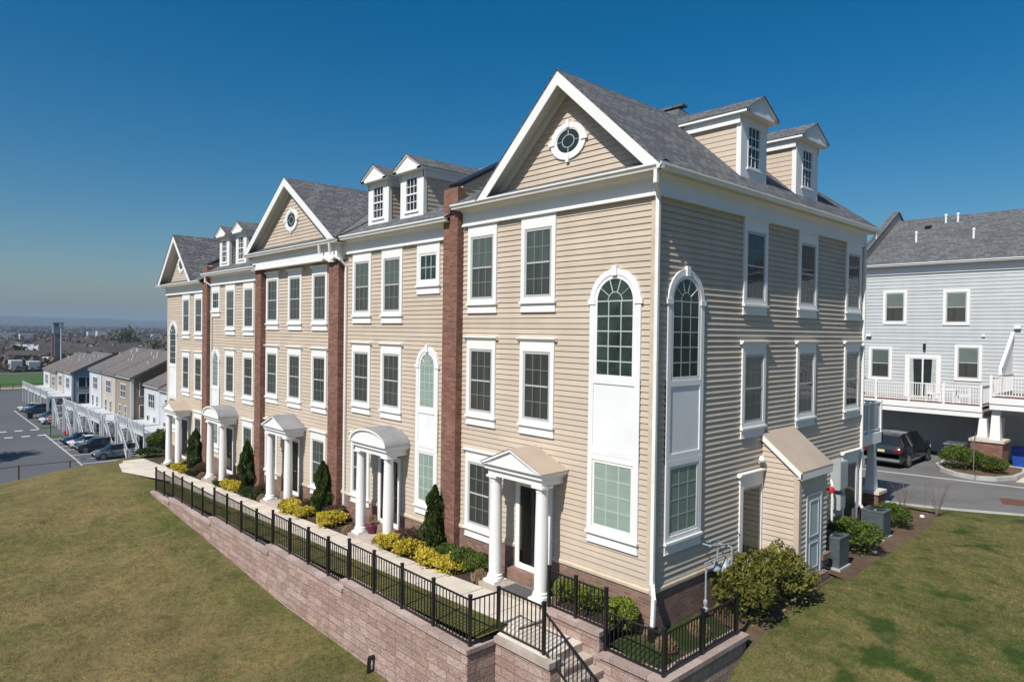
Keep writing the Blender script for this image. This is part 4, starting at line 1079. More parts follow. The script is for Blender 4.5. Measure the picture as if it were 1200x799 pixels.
# door landings in front of each porch
for i, (cx, dz) in enumerate(((-3.6, 0), (-10.42, DZ[1]), (-17.68, DZ[2]), (-24.75, DZ[3]), (-31.35, DZ[4]))):
    c = MB(); c.box(cx-1.12, cx+1.12, -.96, .02, dz-.6, dz-.03); o = c.build('stoop', M['concrete_step'])
    tag(o, ['concrete stoop with a dark doormat before the nearest door', 'concrete stoop under the barrel porch of the second house', 'concrete stoop under the grey pedimented porch of the middle house', 'concrete stoop under the barrel porch of the fourth house', 'concrete stoop under the farthest tan porch'][i], 'stoop', 'stoops below the porches')
c = MB(); c.box(-3.95, -3.0, -.85, -.35, -.029, -.014); o = c.build('doormat', M['mat']); tag(o, 'flat dark grey doormat on the nearest stoop', 'doormat')

# ------------------------------------------------------------------ retaining walls
RW = thing('retaining_wall', 'long pink and grey split-face block wall below the black fence', 'wall', (-13, -3.15, -1))
steps_ = [(-25.5, -22.8, -1.12), (-22.8, -17.75, -.95), (-17.75, -12.45, -.72), (-12.45, -7.6, -.50), (-7.6, -2.30, -.28)]
for i, (a_, b_, z) in enumerate(steps_):
    c = MB(); c.box(a_+.001, b_, -3.28, -3.0, -3.4, z-.08)
    if i == 4: c.box(-2.58, b_-.001, -3.001, -2.35, -3.4, z-.081)
    c.build('wall_section', M['block'], RW)
    c = MB(); c.box(a_-(.12 if i else 0), b_+(.03 if i == 4 else 0), -3.33, -2.97, z-.08, z+.02)
    if i == 4: c.box(-2.6, b_+.03, -2.969, -2.30, z-.0795, z+.0195)
    c.build('capstones', M['capstone'], RW)
RL = thing('stair_wall', 'low block wall carrying the landing slab left of the steps', 'wall', (-1.5, -2.4, -1.5))
c = MB(); c.box(-2.29, -.62, -2.50, -2.2, -3.4, -.30); c.box(-.62, 1.2, -2.50, -2.2, -3.4, -1.35); c.build('wall_section', M['block'], RL)
c = MB(); c.box(-2.28, -.60, -2.56, -2.19, -.30, -.172); c.build('slab_edge', M['concrete_step'], RL)
RR = thing('planter_wall', 'curving-ended low block wall round the green corner bed', 'wall', (.5, -1.2, -.6))
c = MB(); c.box(-2.0, -.33, -1.33, -1.05, -1.2, .12); c.build('upper_wall', M['block'], RR)
c = MB(); c.box(-2.0, -.30, -1.37, -1.02, .12, .22); c.build('upper_capstones', M['capstone'], RR)
c = MB(); c.box(-.329, 1.2, -1.33, -1.05, -2.6, -.30); c.box(1.0, 1.3, -1.049, 1.8, -2.6, -.301); c.box(1.2, 1.3, -1.33, -1.049, -2.6, -.3); c.build('lower_wall', M['block'], RR)
c = MB(); c.box(-.299, 1.36, -1.39, -1.0, -.30, -.20); c.box(.96, 1.361, -.999, 1.85, -.2995, -.2); c.build('lower_capstones', M['capstone'], RR)
c = MB()
for i in range(8):
    x = -.82 + i*.29; z = -.172 - i*.18; c.box(x-.3 if i else -.85, x+.31, -2.19, -1.331, z-.18-.18, z-.18+.0)
    # rounded nosing
    c.box(x-.0, x+.335, -2.2, -1.335, z-.18-.055, z-.18+.004)
c.box(-1.2, -.79, -2.19, -1.34, -.4, -.1725)
ST = c.build('steps', M['concrete_step']); tag(ST, 'concrete steps descending from the landing between block walls', 'steps')
c = MB(); c.poly([(-2.0, -1.04, .10), (-.33, -1.04, .10), (-.33, .02, .16), (-2.0, .02, .16)]); o = c.build('upper_bed', M['mulch'], fixn=False); o['kind'] = 'structure'
def bedz(x, y): return -.27 + .05*noise.noise(Vector((x*2, y*2, 0))) + .22*sm(1.2, -.2, x)*sm(1.5, -.9, -y)*0 + (.12 if y > .1 else 0)*0 + .14*sm(1.1, .0, x)
grid('corner_bed', fr(-.33, 1.02, .15), fr(-1.06, 2.0, .15), bedz, M['bedgreen'])
grid('side_bed', fr(-.1, 1.45, .155), fr(1.9, 7.0, .3), lambda x, y: (-.22 + .18*sm(1.9, 4.5, y) + .03*noise.noise(Vector((x*3, y*3, 0))))*(1-sm(.8, 1.45, x)) + (eastz(y)-.015)*sm(.8, 1.45, x), M['mulch_tan'])
grid('mulch_bed', fr(-.1, 1.75, .2) , fr(6.6, 16.0, .3), lambda x, y: (.0 + .02*noise.noise(Vector((x*3, y*3, 0))))*(1-sm(1.15, 1.75, x)) + (eastz(y)-.015)*sm(1.15, 1.75, x), M['mulch_tan'])

# ------------------------------------------------------------------ lane, kerbs, markings
def ribbon(name, pts, w, z0, z1, mat, kind='structure'):
    c = MB()
    for a_, b_ in zip(pts, pts[1:]): c.bar((a_[0], a_[1], (z0+z1)/2), (b_[0], b_[1], (z0+z1)/2), w, z1-z0)
    o = c.build(name, mat)
    if kind: o['kind'] = kind
    return o
kp = [(-6, 16.3), (-.5, 16.4), (.6, 16.7), (1.8, 17.3), (3.4, 18.2), (5.5, 19.6), (8, 21.6), (12, 25)]
o = ribbon('kerb', kp, .16, -.15, .07, M['kerb'])
slab('road', [(-45, 16.3)] + kp + [(30, 40), (30, 60), (-45, 60)], -.08, M['asphalt'])
c = MB(); c.poly([(x, y, .02) for x, y in kp[1:]] + [(12, 16.2, .016), (-.5, 16.15, .016)]); o = c.build('verge', M['lawn'], fixn=False); o['kind'] = 'structure'
ribbon('gutter_strip', [(-12, 22.9), (-3.9, 23.2), (-.4, 23.9), (2.2, 24.4), (8, 25.6)], .2, -.079, -.066, M['kerb'])
isl = [(-1.75, 28.1), (-1.7, 26.8), (-1.2, 25.7), (-.5, 25.0), (.4, 24.7), (1.1, 25.1), (1.6, 26.2), (1.7, 27.6), (1.5, 29.0), (-1.2, 29.4)]
ribbon('island_kerb', isl + [isl[0]], .18, -.1, .11, M['kerb']); slab('island_bed', isl, .06, M['mulch_tan'])
slab('driveway', [(1.75, 25.6), (9, 26.5), (9, 31.4), (1.75, 31.4)], -.072, M['concrete'])
o = slab('drain_grate', [(2.0, 21.3), (2.35, 20.2), (3.2, 20.5), (2.85, 21.6)], -.07, M['rust'], None); del o['kind']; tag(o, 'rust brown drain grate set in the lane', 'drain cover')

# ------------------------------------------------------------------ fences
def fence_panel(mb, a, b, z0a, z0b, h, pitch=.115, bar_=.019):
    a = Vector((*a, 0)); b = Vector((*b, 0)); L = (b-a).length; n = max(2, int(L/pitch))
    for zz in (.06, h-.03): mb.bar((a.x, a.y, z0a+zz), (b.x, b.y, z0b+zz), .03, .035)
    for i in range(1, n):
        t = i/n; p = a.lerp(b, t); z = z0a + (z0b-z0a)*t; mb.bar((p.x, p.y, z+.05), (p.x, p.y, z+h-.02), bar_)
def post(mb, x, y, z0, h, w=.065): 
    mb.box(x-w/2, x+w/2, y-w/2, y+w/2, z0-.02, z0+h); mb.box(x-w/2-.006, x+w/2+.006, y-w/2-.006, y+w/2+.006, z0+h, z0+h+.03)
FN = thing('terrace_fence', 'long black metal picket fence on top of the block retaining wall', 'fence', (-13, -3.15, -.9))
px = [-25.3, -24.05, -22.8, -21.55, -20.3, -19.05, -17.75, -16.45, -15.1, -13.75, -12.45, -11.2, -9.95, -8.72, -7.55, -6.28, -5.0, -3.72, -2.44]
def capz(x):
    for a_, b_, z in steps_:
        if x < b_-.02: return z+.02
    return -.26
pts = [(x, -3.14, capz(x)) for x in px] + [(-2.36, -2.36, -.26)]
pts[-2] = (-2.40, -3.14, -.26)
for i, (x, y, z) in enumerate(pts):
    z_ = z if i in (0, len(pts)-1) or abs(capz(x)-capz(x-.1)) < .01 else capz(x-.1)
    c = MB(); post(c, x, y, z_, 1.08 + (z-z_)); c.build('post', M['black'], FN, origin=(x, y, z_))
for (x0, y0_, z0), (x1, y1_, z1) in zip(pts, pts[1:]):
    zz = z0; c = MB(); fence_panel(c, (x0, y0_), (x1, y1_), zz, zz, 1.02); c.build('panel', M['black'], FN, origin=(x0, y0_, zz))
LF = thing('landing_fence', 'short black picket fence along the landing above the steps', 'fence', (-1.6, -2.36, -.17))
for x in (-.95,): c = MB(); post(c, x, -2.36, -.17, 1.08); c.build('post', M['black'], LF)
c = MB(); fence_panel(c, (-2.32, -2.36), (-.95, -2.36), -.17, -.17, 1.02); c.build('panel', M['black'], LF)
SR = thing('stair_railing', 'sloping black metal handrail running down the left of the steps', 'railing', (.2, -2.36, -.6))
c = MB(); n = 18; sl = -.18/.29
for zz in (.10, .92): c.bar((-.92, -2.36, -.2+zz), (1.1, -2.36, -.2+zz+2.02*sl), .035, .04)
for i in range(1, n): x = -.92+2.02*i/n; z = -.2 + (x+.92)*sl; c.bar((x, -2.36, z+.1), (x, -2.36, z+.92), .018)
c.build('rail_panel', M['black'], SR)
c = MB(); post(c, 1.12, -2.36, -.2+2.04*sl-.1, 1.05); c.build('post', M['black'], SR)
CF = thing('corner_fence', 'low black picket fence round the green corner bed by the downspout', 'fence', (.3, -1.2, -.2))
UZ, LZ = .22, -.20
cps = [(-1.93, -1.2, UZ, .92, 1.0), (-1.12, -1.2, UZ, .92, .95), (-.27, -1.2, LZ, 1.32, 1.3), (1.18, -1.2, LZ, .93, .93), (1.17, .2, LZ, .93, .9), (1.16, 1.62, LZ, .93, .9)]
for x, y, z, h_, _ in cps: c = MB(); post(c, x, y, z, h_); c.build('post', M['black'], CF)
for i in range(5):
    a_, b_ = cps[i], cps[i+1]; z = UZ if i < 2 else LZ
    c = MB(); fence_panel(c, a_[:2], b_[:2], z, z, .86, .105); c.build('panel', M['black'], CF)

# ------------------------------------------------------------------ utilities on the side
G1 = thing('gas_meter', 'blue-grey gas meter with looping pipes beside the side wall', 'gas meter', (.3, 2.6, .2))
c = MB(); P = 'grey_pipe'
c.tube([(.30, 1.75, -.35), (.30, 1.75, 1.05)], .022); c.tube([(.30, 1.75, .95), (.30, 2.0, .95), (.30, 2.35, .95)], .03)
c.tube([(.30, 1.9, 1.62), (.30, 3.1, 1.62), (.30, 3.3, 1.5), (.30, 3.3, .75)], .022); c.tube([(.30, 2.25, .95), (.30, 2.25, 1.62)], .022)
c.tube([(.02, 2.7, 1.35), (.3, 2.7, 1.35), (.42, 2.7, 1.35), (.42, 2.7, .9)], .022); c.tube([(.02, 1.95, 1.5), (.3, 1.95, 1.5), (.3, 2.5, 1.42), (.3, 2.9, 1.38)], .02)
c.tube([(.36, 1.6, 1.18), (.36, 2.3, 1.2), (.36, 3.05, 1.15)], .02)
c.build('pipes', M[P], G1)
c = MB(); c.lathe(.30, 1.75, [(.02, -.02), (.06, .02), (.07, .08), (.03, .12), (.05, .2), (.05, .26), (.02, .3)], 10); c.build('valve', M[P], G1)
for y in (2.55, 2.9):
    c = MB(); c.lathe(.34, y, [(.08, .55), (.14, .6), (.15, .82), (.13, .95), (.05, 1.0), (.04, 1.08)], 14); c.build('meter_body', M[P], G1, smooth=True)
c = MB(); c.lathe(.30, 2.15, [(.05, .86), (.13, .9), (.13, .94), (.05, 1.0), (.04, 1.12)], 14); c.build('regulator', M[P], G1)
def small(name, label, cat, boxes, mat, parts=(), group=None):
    b0 = boxes[0]; c = MB()
    for q in boxes: c.box(*q)
    o = c.build(name, M[mat], origin=((b0[0]+b0[1])/2, (b0[2]+b0[3])/2, b0[4])); tag(o, label, cat, group)
    for nm, bx, mt in parts:
        c = MB()
        for q in bx: c.box(*q)
        c.build(nm, M[mt], o)
    return o
small('electric_box', 'large pale grey electric cabinet on the side wall beyond the closet', 'utility box', [(.02, .32, 9.35, 9.95, 1.70, 2.58)], 'grey_box', [('box_lid', [(.32, .335, 9.37, 9.93, 1.73, 2.55)], 'grey_box')])
small('meter_box', 'small pale grey box under the larger electric cabinet', 'utility box', [(.02, .28, 9.5, 9.9, 1.05, 1.55)], 'grey_box', [('box_lid', [(.28, .292, 9.52, 9.88, 1.08, 1.52)], 'grey_box')])
MS = thing('meter_stack', 'column of dark round electric meters beside the closet wall', 'electric meters', (.1, 8.6, .9))
c = MB(); c.box(.02, .14, 8.35, 8.8, .5, 2.3); c.build('backplate', M['ac'], MS)
for k in range(3):
    c = MB(); n0 = len(c.v); c.tube([(.14, 8.58, .85+k*.42), (.26, 8.58, .85+k*.42)], .12, 16); c.build('meter', M['headlight'] if k == 0 else M['grey_box'], MS)
c = MB(); c.tube([(.22, 9.05, .0), (.22, 9.05, 1.9), (.15, 9.1, 2.05)], .035); o = c.build('conduit', M['white']); tag(o, 'thin white vertical conduit between meters and utility boxes', 'pipe')
c = MB(); c.lathe(xd+.09, 6.75, [(.04, 2.17), (.08, 2.20), (.08, 2.30), (.04, 2.34)], 12); c.bar((xd-.1, 6.75, 2.25), (xd+.09, 6.75, 2.25), .05); o = c.build('alarm_bell', M['red']); tag(o, 'small bright red alarm bell at the closet corner', 'alarm bell')
def ac(label, x, y, z0):
    r_ = thing('air_conditioner', label, 'air conditioner', (x, y, z0), group='air conditioners by the side wall')
    a_ = .33; c = MB(); c.box(x-a_, x+a_, y-a_, y+a_, z0+.04, z0+.82)
    for k in range(14):
        z = z0+.1+k*.05; c.box(x-a_-.012, x+a_+.012, y-a_-.012, y+a_+.012, z, z+.018)
    c.build('cabinet', M['ac'], r_)
    c = MB(); c.box(x-a_-.02, x+a_+.02, y-a_-.02, y+a_+.02, z0+.82, z0+.87); c.build('top_cover', M['ac'], r_)
    c = MB()
    for k in range(5): rr = .07+.055*k; arch_ring_h(c, x, y, z0+.885, rr)
    c.build('fan_grille', M['black'], r_)
    c = MB(); c.box(x-a_-.05, x+a_+.05, y-a_-.05, y+a_+.05, z0-.06, z0+.035); c.build('pad', M['kerb'], r_)
def arch_ring_h(c, x, y, z, r):
    c.tube([(x+r*math.cos(t*math.pi/8), y+r*math.sin(t*math.pi/8), z) for t in range(17)], .007, 5, cap=False)
ac('dark green-grey air conditioner next to the closet, nearer of the two', .92, 7.35, .02)
ac('dark green-grey air conditioner between two shrubs, farther of the two', .72, 11.3, .02)
c = MB(); c.tube([(-6.0, -3.42, -1.75), (-6.0, -3.28, -1.75)], .06, 12); c.tube([(-6.0, -3.42, -1.73), (-6.0, -3.44, -2.1)], .05, 10); o = c.build('drain_pipe', M['black']); tag(o, 'short black drain pipe poking out of the block wall', 'pipe')

# ------------------------------------------------------------------ planting
def leaves(n, fn, size, seed=1, aspect=1.7, up=.3, clumps=0):
    rnd = random.Random(seed); v = []; f = []
    for i in range(n):
        p, nrm = fn(rnd); p = Vector(p)
        a = Vector((rnd.gauss(0, 1), rnd.gauss(0, 1), rnd.gauss(0, 1)+up)).normalized()
        a = (a + Vector(nrm)*.8).normalized()
        b = a.cross(Vector((rnd.gauss(0, 1), rnd.gauss(0, 1), rnd.gauss(0, 1)))).normalized()
        s = size*rnd.uniform(.6, 1.35); k = len(v)
        c1 = a.cross(b).normalized()*s*.12
        v += [tuple(p - a*s*aspect*.5), tuple(p + b*s*.5 + c1), tuple(p + a*s*aspect*.5), tuple(p - b*s*.5 + c1)]
        f.append((k, k+1, k+2, k+3))
    return v, f
def leaf_mesh(name, v, f, mat):
    me = bpy.data.meshes.new(name); me.from_pydata(v, [], f); me.materials.append(mat); return me
def mound(rx, ry, h, lump=.25, seed=0, flat=.0, inner=.55):
    off = Vector((seed*3.1, seed*1.7, seed))
    def fn(r):
        while True:
            d = Vector((r.gauss(0, 1), r.gauss(0, 1), r.gauss(0, 1)))
            if d.length > .01: break
        d.normalize(); d.z = abs(d.z) if r.random() < .85 else d.z
        k = 1 + lump*noise.noise(d*2.3+off) + lump*.7*noise.noise(d*5+off)
        q = k * (1 - (1-inner)*r.random()**2.2)
        return (d.x*rx*q, d.y*ry*q, h*.42 + d.z*h*.58*q), d
    return fn
def cone(r0, h, lump=.12, seed=0):
    off = Vector((seed*2.3, seed, 0))
    def fn(r):
        t = r.random()**.8; a = r.uniform(0, 6.283)
        rad = r0*(math.sin(min(1, (t*1.0+.18)*1.35)*math.pi*.5) if t < .35 else 1)*(1-t)**.62*1.15 * (1 + lump*noise.noise(Vector((math.cos(a)*1.6, math.sin(a)*1.6, t*5))+off)*2)
        q = rad*(1-.45*r.random()**2)
        return (q*math.cos(a), q*math.sin(a), .04+t*h), (math.cos(a)*.5, math.sin(a)*.5, .9)
    return fn
PM = {}
def pmesh(key, n, fn, size, mat, seed=1, aspect=1.7, up=.3):
    if key not in PM: PM[key] = leaf_mesh('foliage', *leaves(n, fn, size, seed, aspect, up), M[mat])
    return PM[key]
def stems(n, r, h, seed=0, mat='bark', rad=.012):
    rnd = random.Random(seed); c = MB()
    for i in range(n):
        a = rnd.uniform(0, 6.28); q = rnd.uniform(.3, 1)*r
        c.tube([(0, 0, 0), (q*.4*math.cos(a), q*.4*math.sin(a), h*.45), (q*math.cos(a), q*math.sin(a), h*rnd.uniform(.7, 1))], [rad, rad*.7, rad*.35], 5)
    return c
SM = {}
def plant(name, label, cat, mesh, loc, s=(1, 1, 1), rz=0, group=None, stem=('bark', .5)):
    o = thing(name, label, cat, loc, 0, group); o.rotation_euler = (0, 0, rz); o.scale = s
    ob = bpy.data.objects.new('foliage', mesh); COL.objects.link(ob); ob.parent = o
    if stem:
        if stem not in SM: SM[stem] = stems(7, .22, stem[1], 3, stem[0]).build('stems', M[stem[0]]); m_ = SM[stem].data; drop(SM[stem]); SM[stem] = m_
        st = bpy.data.objects.new('stems', SM[stem]); COL.objects.link(st); st.parent = o
    return o
def bz(x, y): return zg(x) + (.12 if y > -.6 else .04)
A1 = pmesh('arb1', 6500, cone(.46, 2.05, .62, 1), .062, 'arb', 1, 1.8, 1.6)
A2 = pmesh('arb2', 6500, cone(.44, 2.0, .7, 5), .062, 'arb', 2, 1.8, 1.6)
for i, (x, s, sc, lab, m_) in enumerate(((-7.35, 1.0, .95, 'pointed arborvitae before the brick pilaster, nearest of the four', A1), (-14.3, 1.0, 1.0, 'pointed arborvitae beside the pilaster right of the middle porch', A2), (-21.4, 1.0, 1.05, 'pointed arborvitae between the middle porch and the fourth house porch', A1), (-28.3, 1.02, 1.15, 'pointed arborvitae just right of the farthest porch', A2))):
    plant('arborvitae', lab, 'evergreen', m_, (x, -.45, bz(x, -.5)-.02), (sc*.86, sc*.86, s*(1.0 if i < 2 else 1.05)), i*1.3, 'arborvitae along the terrace', ('bark', 1.2))
Y1 = pmesh('y1', 2600, mound(.42, .36, .42, .35, 1), .05, 'yellow', 3, 1.9, .8); Y2 = pmesh('y2', 2600, mound(.42, .36, .42, .4, 4), .05, 'yellow', 4, 1.9, .8)
yl = [(-9.35, 1.0, 'golden shrub right of the second porch, next to its column'), (-8.25, 1.0, 'golden shrub second in the row from the second porch'), (-7.1, 1.05, 'golden shrub third in the row, in front of the nearest arborvitae'), (-6.2, 1.12, 'golden shrub closest to the nearest porch'),
      (-13.15, 1.15, 'golden shrub left of the second porch behind the walk'), (-16.4, 1.0, 'left golden shrub of three right of the middle porch'), (-15.75, 1.0, 'centre golden shrub of three right of the middle porch'), (-15.1, .95, 'right golden shrub of three right of the middle porch'),
      (-22.7, .95, 'left golden shrub of the pair right of the fourth porch'), (-21.8, .95, 'right golden shrub of the pair right of the fourth porch'), (-30.1, .95, 'left golden shrub of the pair at the farthest porch'), (-28.9, .95, 'right golden shrub of the pair at the farthest porch')]
for i, (x, s, lab) in enumerate(yl):
    plant('golden_shrub', lab, 'shrub', (Y1, Y2)[i % 2], (x, -.72+.05*math.sin(i*2.1), bz(x, -.7)-.03), (s*1.12, s*1.05, s*(1+.12*math.sin(i*1.7))), i*1.1, 'golden low shrubs along the walk', ('bark', .25))
B1 = pmesh('b1', 4200, mound(.42, .40, .52, .18, 2), .036, 'boxwood', 5, 1.5, .3); B2 = pmesh('b2', 4200, mound(.40, .38, .55, .12, 7), .034, 'bright', 6, 1.5, .3)
for i, (x, y, s, lab) in enumerate(((-6.75, -.42, 1.0, 'round green shrub right beside the nearest arborvitae'), (-6.05, -.42, 1.05, 'round green shrub in the middle of the three left of the nearest porch'), (-5.35, -.40, 1.0, 'round green shrub next to the left column of the nearest porch'))):
    plant('boxwood', lab, 'shrub', B1, (x, y, bz(x, y)-.05), (s, s, s), i*1.9, 'round green shrubs left of the nearest porch', ('bark', .25))
for i, (x, y, z, s, lab) in enumerate(((-2.1, -.42, .12, .95, 'clipped bright green ball shrub beside the nearest porch column'), (-1.3, -.42, .14, 1.0, 'clipped bright green ball shrub, middle one below the tall arched window'), (-.46, -.44, .1, 1.05, 'clipped bright green ball shrub nearest the corner downspout'))):
    plant('ball_shrub', lab, 'shrub', B2, (x, y, z-.05), (s*.92, s*.92, s*1.08), i*2.3, 'clipped ball shrubs behind the corner fence', ('bark', .25))
J1 = pmesh('j1', 2600, mound(.45, .36, .34, .4, 3), .038, 'juniper', 8, 1.8, .6)
for i, (x, y, s, lab) in enumerate(((-27.8, -.68, 1.0, 'dark green low mound right of the far golden pair'), (-20.4, -.7, 1.1, 'dark green low mound left of the middle porch'), (-19.7, -.68, 1.0, 'dark green low mound touching the middle porch grass tuft'), (-23.7, -.75, .8, 'dark green low mound right of the fourth porch column'), (-30.9, -.75, .85, 'dark green low mound beside the farthest porch column'), (-29.2, -.4, 1.3, 'lighter green mound below the farthest arborvitae'))):
    plant('low_evergreen', lab, 'shrub', J1, (x, y, bz(x, y)-.04), (s, s, s), i*1.4, 'dark low mounds along the walk', ('bark', .2))
R1_ = pmesh('r1', 2600, mound(.52, .34, .55, .4, 6, inner=.25), .026, 'reddish', 9, 3.2, 1.0)
for i, (x, y, s, lab) in enumerate(((-8.5, -.4, 1.1, 'reddish brown twiggy shrub between second porch and nearest arborvitae'), (-13.4, -.36, 1.0, 'reddish brown twiggy shrub at the foot of the downspout'), (-22.9, -.4, 1.0, 'reddish brown twiggy shrub right of the fourth porch'), (-19.9, -.38, .9, 'green-brown twiggy shrub at the pilaster left of the middle porch'), (-27.3, -.4, 1.0, 'reddish brown twiggy shrub left of the fourth porch'), (-15.4, -.38, .9, 'twiggy shrub behind the golden shrubs of the middle house'))):
    plant('twiggy_shrub', lab, 'shrub', R1_, (x, y, bz(x, y)-.04), (s, s, s), i*.9, 'twiggy shrubs against the brick base', ('bark', .4))
def tuft_fn(r_, h):
    def fn(r):
        a = r.uniform(0, 6.28); t = r.random(); q = r_*(t**.6)*r.uniform(.5, 1); return (q*math.cos(a), q*math.sin(a), h*(1-.5*t)*r.uniform(.2, .9)), (math.cos(a)*.5*t, math.sin(a)*.5*t, 1.2)
    return fn
T1 = pmesh('t1', 1800, tuft_fn(.26, .34), .018, 'straw', 11, 7, 1.5)
for i, (x, y, z, s, lab) in enumerate(((-4.9, -.75, None, 1.05, 'dry straw grass tuft left of the nearest porch'), (-11.8, -.78, None, .9, 'dry straw grass tuft left of the second porch column'), (-9.95, -.78, None, .8, 'dry straw grass tuft right of the second porch stoop'), (-26.5, -.7, None, .9, 'dry straw grass tuft left of the fourth porch'), (-24.4, -.75, None, .9, 'dry straw grass tuft right of the fourth porch column'), (-19.0, -.76, None, .95, 'dry straw grass tuft left of the middle porch'), (-2.15, -.72, .0, .9, 'dry straw grass tuft behind the landing fence'), (.55, -.2, -.2, 1.0, 'dry straw grass tuft in the corner bed'), (.6, 1.0, -.2, 1.0, 'dry straw grass tuft in the bed by the side wall'))):
    plant('grass_tuft', lab, 'grass tuft', T1, (x, y, (bz(x, y) if z is None else z)-.02), (s, s, s), i, 'dry grass tufts', None)
# side shrubs
O1 = pmesh('o1', 6500, mound(.76, .8, 1.25, .45, 9, inner=.35), .062, 'olive', 13, 1.8, .6); O2 = pmesh('o2', 6000, mound(.8, .9, 1.2, .45, 12, inner=.35), .058, 'olive', 14, 1.8, .6)
O3 = pmesh('o3', 4200, mound(.7, .7, 1.05, .35, 15, inner=.4), .05, 'boxwood', 15, 1.7, .5)
plant('bushy_shrub', 'yellow-green leafy shrub beside the gas meter, left half of the big clump', 'shrub', O1, (.78, 2.75, -.22), (.88, .9, 1.0), 0, 'big shrubs by the side wall', ('bark', .8))
plant('bushy_shrub', 'yellow-green leafy shrub against the meter closet, right half of the big clump', 'shrub', O2, (.95, 4.15, -.16), (.9, .95, 1.0), 1, 'big shrubs by the side wall', ('bark', .8))
plant('side_shrub', 'dark green shrub between the two air conditioners', 'shrub', O3, (.82, 9.15, -.0), (.95, 1.1, .88), 2, 'dark green shrubs among the air conditioners', ('bark', .6))
plant('side_shrub', 'dark green shrub before the brick pier past the far air conditioner', 'shrub', O3, (.62, 13.0, -.0), (.8, .9, .72), 4, 'dark green shrubs among the air conditioners', ('bark', .6))
def bare(label, x, y, h, seed):
    c = stems(16, .55, h, seed, rad=.009); rnd = random.Random(seed)
    for i in range(30):
        a = rnd.uniform(0, 6.28); q = rnd.uniform(.1, .5); z = rnd.uniform(.3, .8)*h; c.tube([(q*math.cos(a), q*math.sin(a), z), (q*1.4*math.cos(a+.3), q*1.4*math.sin(a+.3), z+.3*h)], [.005, .002], 4)
    o = thing('bare_shrub', label, 'shrub', (x, y, 0), group='leafless shrubs at the end of the mulch bed')
    c.v = [(a_+x, b_+y, z) for a_, b_, z in c.v]; c.build('twigs', M['twig'], o)
bare('thin leafless shrub at the lane end of the mulch bed, left one', .35, 15.1, 1.2, 3); bare('thin leafless shrub at the lane end of the mulch bed, right one', 1.3, 15.6, 1.3, 5)
for x, y, lab in ((.45, 14.2, 'small white stone in the mulch near the brick pier'), (1.0, 15.0, 'small white stone in the mulch by the leafless shrubs'), (1.35, 9.4, 'pale grey flat stone at the lawn edge')):
    c = MB(); c.lathe(x, y, [(.05, .0), (.09, .03), (.07, .09), (.02, .11)], 8); o = c.build('stone', M['white'] if x < 1.2 else M['kerb'], smooth=True); tag(o, lab, 'stone')
for i, (x, y, s, lab) in enumerate(((-.75, 26.4, 1.1, 'green shrub at the left end of the kerbed island'), (-.1, 26.9, .9, 'green shrub in the middle of the kerbed island'), (.75, 26.5, .75, 'low green shrub at the right end of the kerbed island'))):
    plant('island_shrub', lab, 'shrub', O3, (x, y, .05), (s, s, s*.95), i, 'shrubs on the kerbed island', ('bark', .5))
c = MB(); c.tube([(.05, 25.9, 0), (.05, 25.9, 1.3), (.1, 25.92, 2.0)], [.03, .025, .01], 6)
for k in range(8): a = k*.8; c.tube([(.06, 25.9, 1.0+k*.1), (.06+.35*math.cos(a), 25.9+.35*math.sin(a), 1.5+k*.1)], [.01, .004], 4)
o = c.build('sapling', M['twig']); tag(o, 'thin bare sapling standing in the kerbed island', 'tree')
# flower pot on the second porch
FP = thing('flower_pot', 'purple glazed flower pot with dried plants on the second porch', 'flower pot', (-10.95, -.35, -.25))
x, y, z = -10.95, -.38, -.315
c = MB(); c.lathe(x, y, [(.12, z), (.17, z+.12), (.19, z+.26), (.21, z+.28), (.19, z+.3)], 16); c.build('pot', M['purple'], FP, smooth=True)
v, f = leaves(500, tuft_fn(.2, .35), .016, 21, 6, 1.5); me = leaf_mesh('dried_plant', v, f, M['straw']); o = bpy.data.objects.new('dried_plant', me); COL.objects.link(o); o.parent = FP; o.location = (0, -.03, .28)
# lawn shadow source things: none

